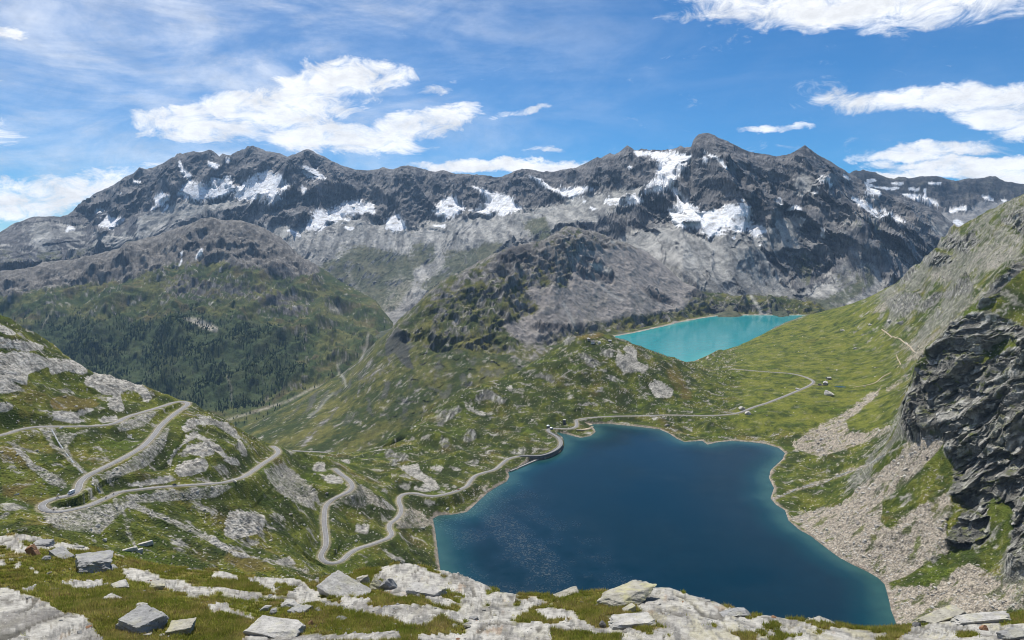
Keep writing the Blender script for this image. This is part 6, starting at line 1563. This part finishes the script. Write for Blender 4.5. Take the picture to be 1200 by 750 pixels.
# ------------------------------------------------------------ vehicles and riders
M_tyre = simple_mat('tyre_rubber', (.02, .02, .02), .8)
M_carw = simple_mat('white_car_paint', (.72, .72, .72), .25, spec=.5)
M_card = simple_mat('dark_car_paint', (.04, .045, .06), .25, spec=.5)
M_carr = simple_mat('red_car_paint', (.22, .04, .03), .25, spec=.5)
M_lamp = simple_mat('lamp_glass', (.7, .7, .65), .1, spec=.6)
M_lthr = simple_mat('rider_clothes', (.03, .035, .05), .6)
M_helm = simple_mat('helmet_shell', (.25, .25, .27), .2, spec=.5)
def wheel_mesh(name, x, y, z, r_, w, parent):
    a = np.linspace(0, 2 * np.pi, 20, endpoint=False)
    prof = [(-w/2, r_*.55), (-w/2, r_*.95), (-w*.3, r_), (w*.3, r_), (w/2, r_*.95), (w/2, r_*.55)]
    V = np.array([(x + px_ * 0 + math.cos(t) * rr, y + px_, z + math.sin(t) * rr) for px_, rr in prof for t in a])
    Fq = np.array([[j*20+i, j*20+(i+1)%20, (j+1)*20+(i+1)%20, (j+1)*20+i] for j in range(5) for i in range(20)])
    o = link_mesh(name, V, Fq, [M_tyre], parent=parent)
    rv = np.array([(x + math.cos(t) * r_*.56, y + s_ * w*.42, z + math.sin(t) * r_*.56) for s_ in (-1, 1) for t in a] + [(x, y - w*.5, z), (x, y + w*.5, z)])
    Fr = np.array([[i, (i+1)%20, 40] for i in range(20)] + [[20+(i+1)%20, 20+i, 41] for i in range(20)])
    link_mesh('rim', rv, Fr, [M_metal], parent=o)
    return o
def car(u_path, P, side, label, mat, van=False):
    i = int(np.argmin(np.hypot(*(P[:, :2] - u_path[:2]).T))); i = min(max(i, 2), len(P) - 3)
    T = P[i + 2, :2] - P[i - 2, :2]; T /= np.hypot(*T); N_ = np.array([-T[1], T[0]])
    loc = np.append(P[i, :2] + N_ * side, P[i, 2] + .01)
    r = root('van' if van else 'car', loc, math.degrees(math.atan2(T[1], T[0])), label, 'van' if van else 'car')
    pitch = math.atan2(P[i+2,2]-P[i-2,2], np.hypot(*(P[i+2,:2]-P[i-2,:2]))); r.rotation_euler.y = -pitch
    if van: prof = [(-2.9,.45),(-2.95,1.2),(-2.85,2.55),(-2.6,2.75),(1.3,2.75),(1.75,2.6),(2.3,1.55),(2.85,1.25),(2.95,.8),(2.9,.45)]; W, L = 1.0, 2.9
    else: prof = [(-2.1,.35),(-2.15,.8),(-2.0,1.0),(-1.5,1.02),(-1.0,1.02),(.75,1.0),(1.2,.95),(2.0,.8),(2.12,.6),(2.1,.35)]; W, L = .88, 2.1
    def loft_x(prof_, w0, w1, nm, mt):
        n = len(prof_); zmin = min(p[1] for p in prof_); zmax = max(p[1] for p in prof_)
        V = []
        for s_ in (-1, 1):
            for x, z in prof_: V.append((x, s_ * (w0 + (w1 - w0) * (z - zmin) / (zmax - zmin)), z))
        Fq = np.array([[k, (k+1)%n, n+(k+1)%n, n+k] for k in range(n)])
        me = link_mesh(nm, V, Fq, [mt], parent=r, smooth=False)
        import bmesh
        bm = bmesh.new(); bm.from_mesh(me.data); bm.verts.ensure_lookup_table()
        bm.faces.new([bm.verts[k] for k in range(n)]); bm.faces.new([bm.verts[n + k] for k in reversed(range(n))])
        bmesh.ops.recalc_face_normals(bm, faces=bm.faces); bmesh.ops.bevel(bm, geom=list(bm.edges), offset=.05, segments=2, affect='EDGES')
        bm.to_mesh(me.data); bm.free(); return me
    loft_x(prof, W, W * (.9 if van else .98), 'body', mat)
    if van:
        boxes('windscreen', [(2.0, 0, 2.05, .5, 1.6, .75)], M_glass, r)
        for s_ in (-1, 1): boxes('side_window', [(1.1, s_ * .97, 2.0, .9, .04, .6)], M_glass, r)
    else:
        cab = loft_x([(-1.55,1.0),(-1.1,1.42),(-.2,1.5),(.35,1.45),(1.05,.98)], .82, .62, 'windows', M_glass)
        boxes('roof', [(-.4, 0, 1.5, 1.35, 1.15, .06)], mat, r)
    for x in (-L * .66, L * .66):
        for s_ in (-1, 1): wheel_mesh('wheel', x, s_ * (W - .06), .34, .34, .22, r)
    for s_ in (-1, 1): boxes('headlight', [(L + .02, s_ * W * .7, .7, .08, .3, .16)], M_lamp, r)
    return r
car(np.array(pix(87, 578.5, 174)), PA, -1.4, 'white camper van on the serpentine road above the left hairpin', M_carw, van=True)
car(np.array(pix(205, 569.3, 151)), PA, 1.3, 'dark car on the straight road across the left hillside', M_card)
car(np.array(pix(534, 576, 10.7)), PB, 1.3, 'dark red car on the road along the lake shore', M_carr)

def skin_figure(name, pts, edges, radii, mat, parent=None):
    me = bpy.data.meshes.new(name); me.from_pydata(pts, edges, []); me.materials.append(mat)
    o = bpy.data.objects.new(name, me); scn.collection.objects.link(o); o.parent = parent
    md = o.modifiers.new('skin', 'SKIN'); md.use_smooth_shade = True
    for v_, r_ in zip(me.skin_vertices[0].data, radii): v_.radius = (r_, r_)
    me.skin_vertices[0].data[0].use_root = True
    s_ = o.modifiers.new('sub', 'SUBSURF'); s_.levels = 1; s_.render_levels = 1
    return o
def tube(name, segs, r_, mat, parent):
    P, Fs = [], []; b = 0
    for a, c in segs:
        a, c = Vector(a), Vector(c); d = (c - a).normalized(); q = d.to_track_quat('Z', 'Y')
        for e in (a, c):
            for k in range(8): P.append(tuple(e + q @ Vector((math.cos(k * .785) * r_, math.sin(k * .785) * r_, 0))))
        Fs += [[b + k, b + (k + 1) % 8, b + 8 + (k + 1) % 8, b + 8 + k] for k in range(8)]; b += 16
    return link_mesh(name, P, np.array(Fs), [mat], parent=parent)
def two_wheeler(kind):
    r = root(kind, (0, 0, 0), 0, None, None)
    if kind == 'motorcycle':
        wheel_mesh('wheel', -.75, 0, .32, .32, .16, r); wheel_mesh('wheel', .75, 0, .32, .32, .12, r)
        tube('frame', [((-.75,0,.32),(0,0,.5)), ((0,0,.5),(.75,0,.32)), ((.75,0,.32),(.5,0,1.0))], .05, M_metal, r)
        V, Fq = rock_shape(np.random.default_rng(5), 'boulder', 8, (.36, .17, .2), .0); link_mesh('fuel_tank', V + [.2, 0, .78], Fq, [M_carr], parent=r)
        boxes('engine', [(.02, 0, .48, .45, .3, .35)], M_metal, r); boxes('seat', [(-.35, 0, .8, .7, .28, .12)], M_tyre, r)
        tube('handlebar', [((.5,-.35,1.05),(.5,.35,1.05))], .03, M_tyre, r); boxes('headlight', [(.68, 0, .88, .14, .2, .18)], M_lamp, r)
        boxes('pannier', [(-.75, .28, .65, .45, .22, .35), (-.75, -.28, .65, .45, .22, .35)], M_dark, r)
    else:
        for x in (-.5, .5):
            w_ = tube('wheel', [((x + .33 * math.cos(t), 0, .33 + .33 * math.sin(t)), (x + .33 * math.cos(t + .35), 0, .33 + .33 * math.sin(t + .35))) for t in np.arange(0, 6.28, .35)], .025, M_tyre, r)
        tube('frame', [((-.5,0,.33),(-.15,0,.85)), ((-.5,0,.33),(-.02,0,.3)), ((-.02,0,.3),(-.15,0,.85)), ((-.02,0,.3),(.36,0,.8)), ((-.15,0,.8),(.36,0,.85)), ((.36,0,.95),(.5,0,.33))], .028, M_carr, r)
        boxes('saddle', [(-.17, 0, .93, .26, .12, .06)], M_tyre, r); tube('handlebar', [((.4,-.22,.98),(.4,.22,.98))], .02, M_tyre, r)
    return r
def rider_mesh(kind):
    s = .88 if kind == 'motorcycle' else .97
    hx = -.25 if kind == 'motorcycle' else -.17
    # pelvis, waist, chest, neck, head, then arms and legs
    pts = [(hx,0,s),(hx+.08,0,s+.22),(hx+.2,0,s+.43),(hx+.27,0,s+.55),(hx+.32,0,s+.68),
           (hx+.2,.2,s+.42),(hx+.42,.26,s+.25),(hx+.68,.27,s+.18),(hx+.2,-.2,s+.42),(hx+.42,-.26,s+.25),(hx+.68,-.27,s+.18),
           (hx+.05,.13,s-.02),(hx+.42,.17,s-.14),(hx+.28,.16,s-.52),(hx+.4,.16,s-.58),(hx+.05,-.13,s-.02),(hx+.42,-.17,s-.14),(hx+.28,-.16,s-.52),(hx+.4,-.16,s-.58)]
    ed = [(0,1),(1,2),(2,3),(3,4),(2,5),(5,6),(6,7),(2,8),(8,9),(9,10),(0,11),(11,12),(12,13),(13,14),(0,15),(15,16),(16,17),(17,18)]
    rad = [.14,.14,.17,.06,.10,.08,.055,.04,.08,.055,.04,.10,.075,.05,.04,.10,.075,.05,.04]
    o = skin_figure('person', pts, ed, rad, M_lthr)
    V, Fq = rock_shape(np.random.default_rng(6), 'boulder', 7, (.15, .13, .15), 0.0)
    link_mesh('helmet', V + [hx + .34, 0, s + .74], Fq, [M_helm], parent=o)
    return o
def copy_tree(o, parent=None):
    c = o.copy(); scn.collection.objects.link(c); c.parent = parent
    for ch in o.children: copy_tree(ch, c)
    return c
spots = [('motorcycle', PA, (66.5, 584.6, 173.6), .9, 'motorcycle in the left hairpin behind the camper van', 'dark clad rider in the left hairpin behind the camper van'),
         ('motorcycle', PA, (123.5, 583.6, 164), -.9, 'left of two motorcycles where the road leaves the hairpin', 'dark clad rider on the left of two motorcycles past the hairpin'),
         ('motorcycle', PA, (131.5, 580, 162.8), -.9, 'right of two motorcycles where the road leaves the hairpin', 'dark clad rider on the right of two motorcycles past the hairpin'),
         ('motorcycle', PB, (463.5, 609, 17.5), .9, 'lower of two motorcycles on the road bend left of the lake', 'dark clad rider on the lower motorcycle left of the lake'),
         ('motorcycle', PB, (469.5, 601.5, 16.5), .9, 'upper of two motorcycles on the road bend left of the lake', 'dark clad rider on the upper motorcycle left of the lake'),
         ('bicycle', PA, (61.8, 599.8, 171), .9, 'left of two bicycles at the lowest point of the left hairpin', 'left of two cyclists riding through the left hairpin'),
         ('bicycle', PA, (63.4, 600, 170.8), 2.0, 'right of two bicycles at the lowest point of the left hairpin', 'right of two cyclists riding through the left hairpin')]
proto = {}
for kind, P, px_, side, lab, lab2 in spots:
    if kind not in proto:
        proto[kind] = (two_wheeler(kind), rider_mesh(kind)); b_, d_ = proto[kind]
    else:
        b_, d_ = copy_tree(proto[kind][0]), copy_tree(proto[kind][1])
    q = np.array(pix(*px_)); i = int(np.argmin(np.hypot(*(P[:, :2] - q[:2]).T))); i = min(max(i, 2), len(P) - 3)
    T = P[i + 2, :2] - P[i - 2, :2]; T /= np.hypot(*T); N_ = np.array([-T[1], T[0]])
    for o in (b_, d_):
        o.location = (*(P[i, :2] + N_ * side), P[i, 2] + .02); o.rotation_euler = (0, 0, math.atan2(T[1], T[0]))
    tag(b_, lab, kind, kind + 's on the road'); tag(d_, lab2, 'person', 'riders on the road')

# equal neighbours are told apart by how close they lie to what they are named after
ORD = ['', 'second', 'third', 'fourth', 'fifth', 'sixth', 'seventh', 'eighth', 'ninth', 'tenth', 'eleventh', 'twelfth', 'thirteenth', 'fourteenth', 'fifteenth', 'sixteenth', 'seventeenth', 'eighteenth', 'nineteenth', 'twentieth', 'outermost', 'last but one', 'last']
same = {}
for nm in dist_:
    o = bpy.data.objects[nm]; same.setdefault(o['label'], []).append(o)
for lab, os_ in same.items():
    if len(os_) > 1:
        for k, o in enumerate(sorted(os_, key=lambda q: dist_[q.name])):
            o['label'] = (ORD[min(k, len(ORD) - 1)] + ' closest ' + lab).strip(); o['label'] = ' '.join(o['label'].split()[:16])
# ------------------------------------------------------------ haze
def build_haze():
    x0, x1, y0, y1, z0, z1 = -12500, 9500, -600, 12800, -1402, 2400
    V = [(x, y, z) for z in (z0, z1) for y in (y0, y1) for x in (x0, x1)]
    Fq = [[0,2,3,1],[4,5,7,6],[0,1,5,4],[2,6,7,3],[0,4,6,2],[1,3,7,5]]
    m = bpy.data.materials.new('air'); m.use_nodes = True
    m.node_tree.nodes.clear(); g = NT(m.node_tree)
    out = g.n('ShaderNodeOutputMaterial'); vol = g.n('ShaderNodeVolumePrincipled')
    vol.inputs['Color'].default_value = (.42, .67, 1.0, 1)
    vol.inputs['Density'].default_value = 2.1e-5
    vol.inputs['Anisotropy'].default_value = 0.0
    g.l(vol.outputs[0], out.inputs['Volume'])
    o = link_mesh('haze', V, np.array(Fq), [m], smooth=False)
    tag(o, 'thin blue haze filling the air of the valley', 'haze', kind='stuff')
build_haze()
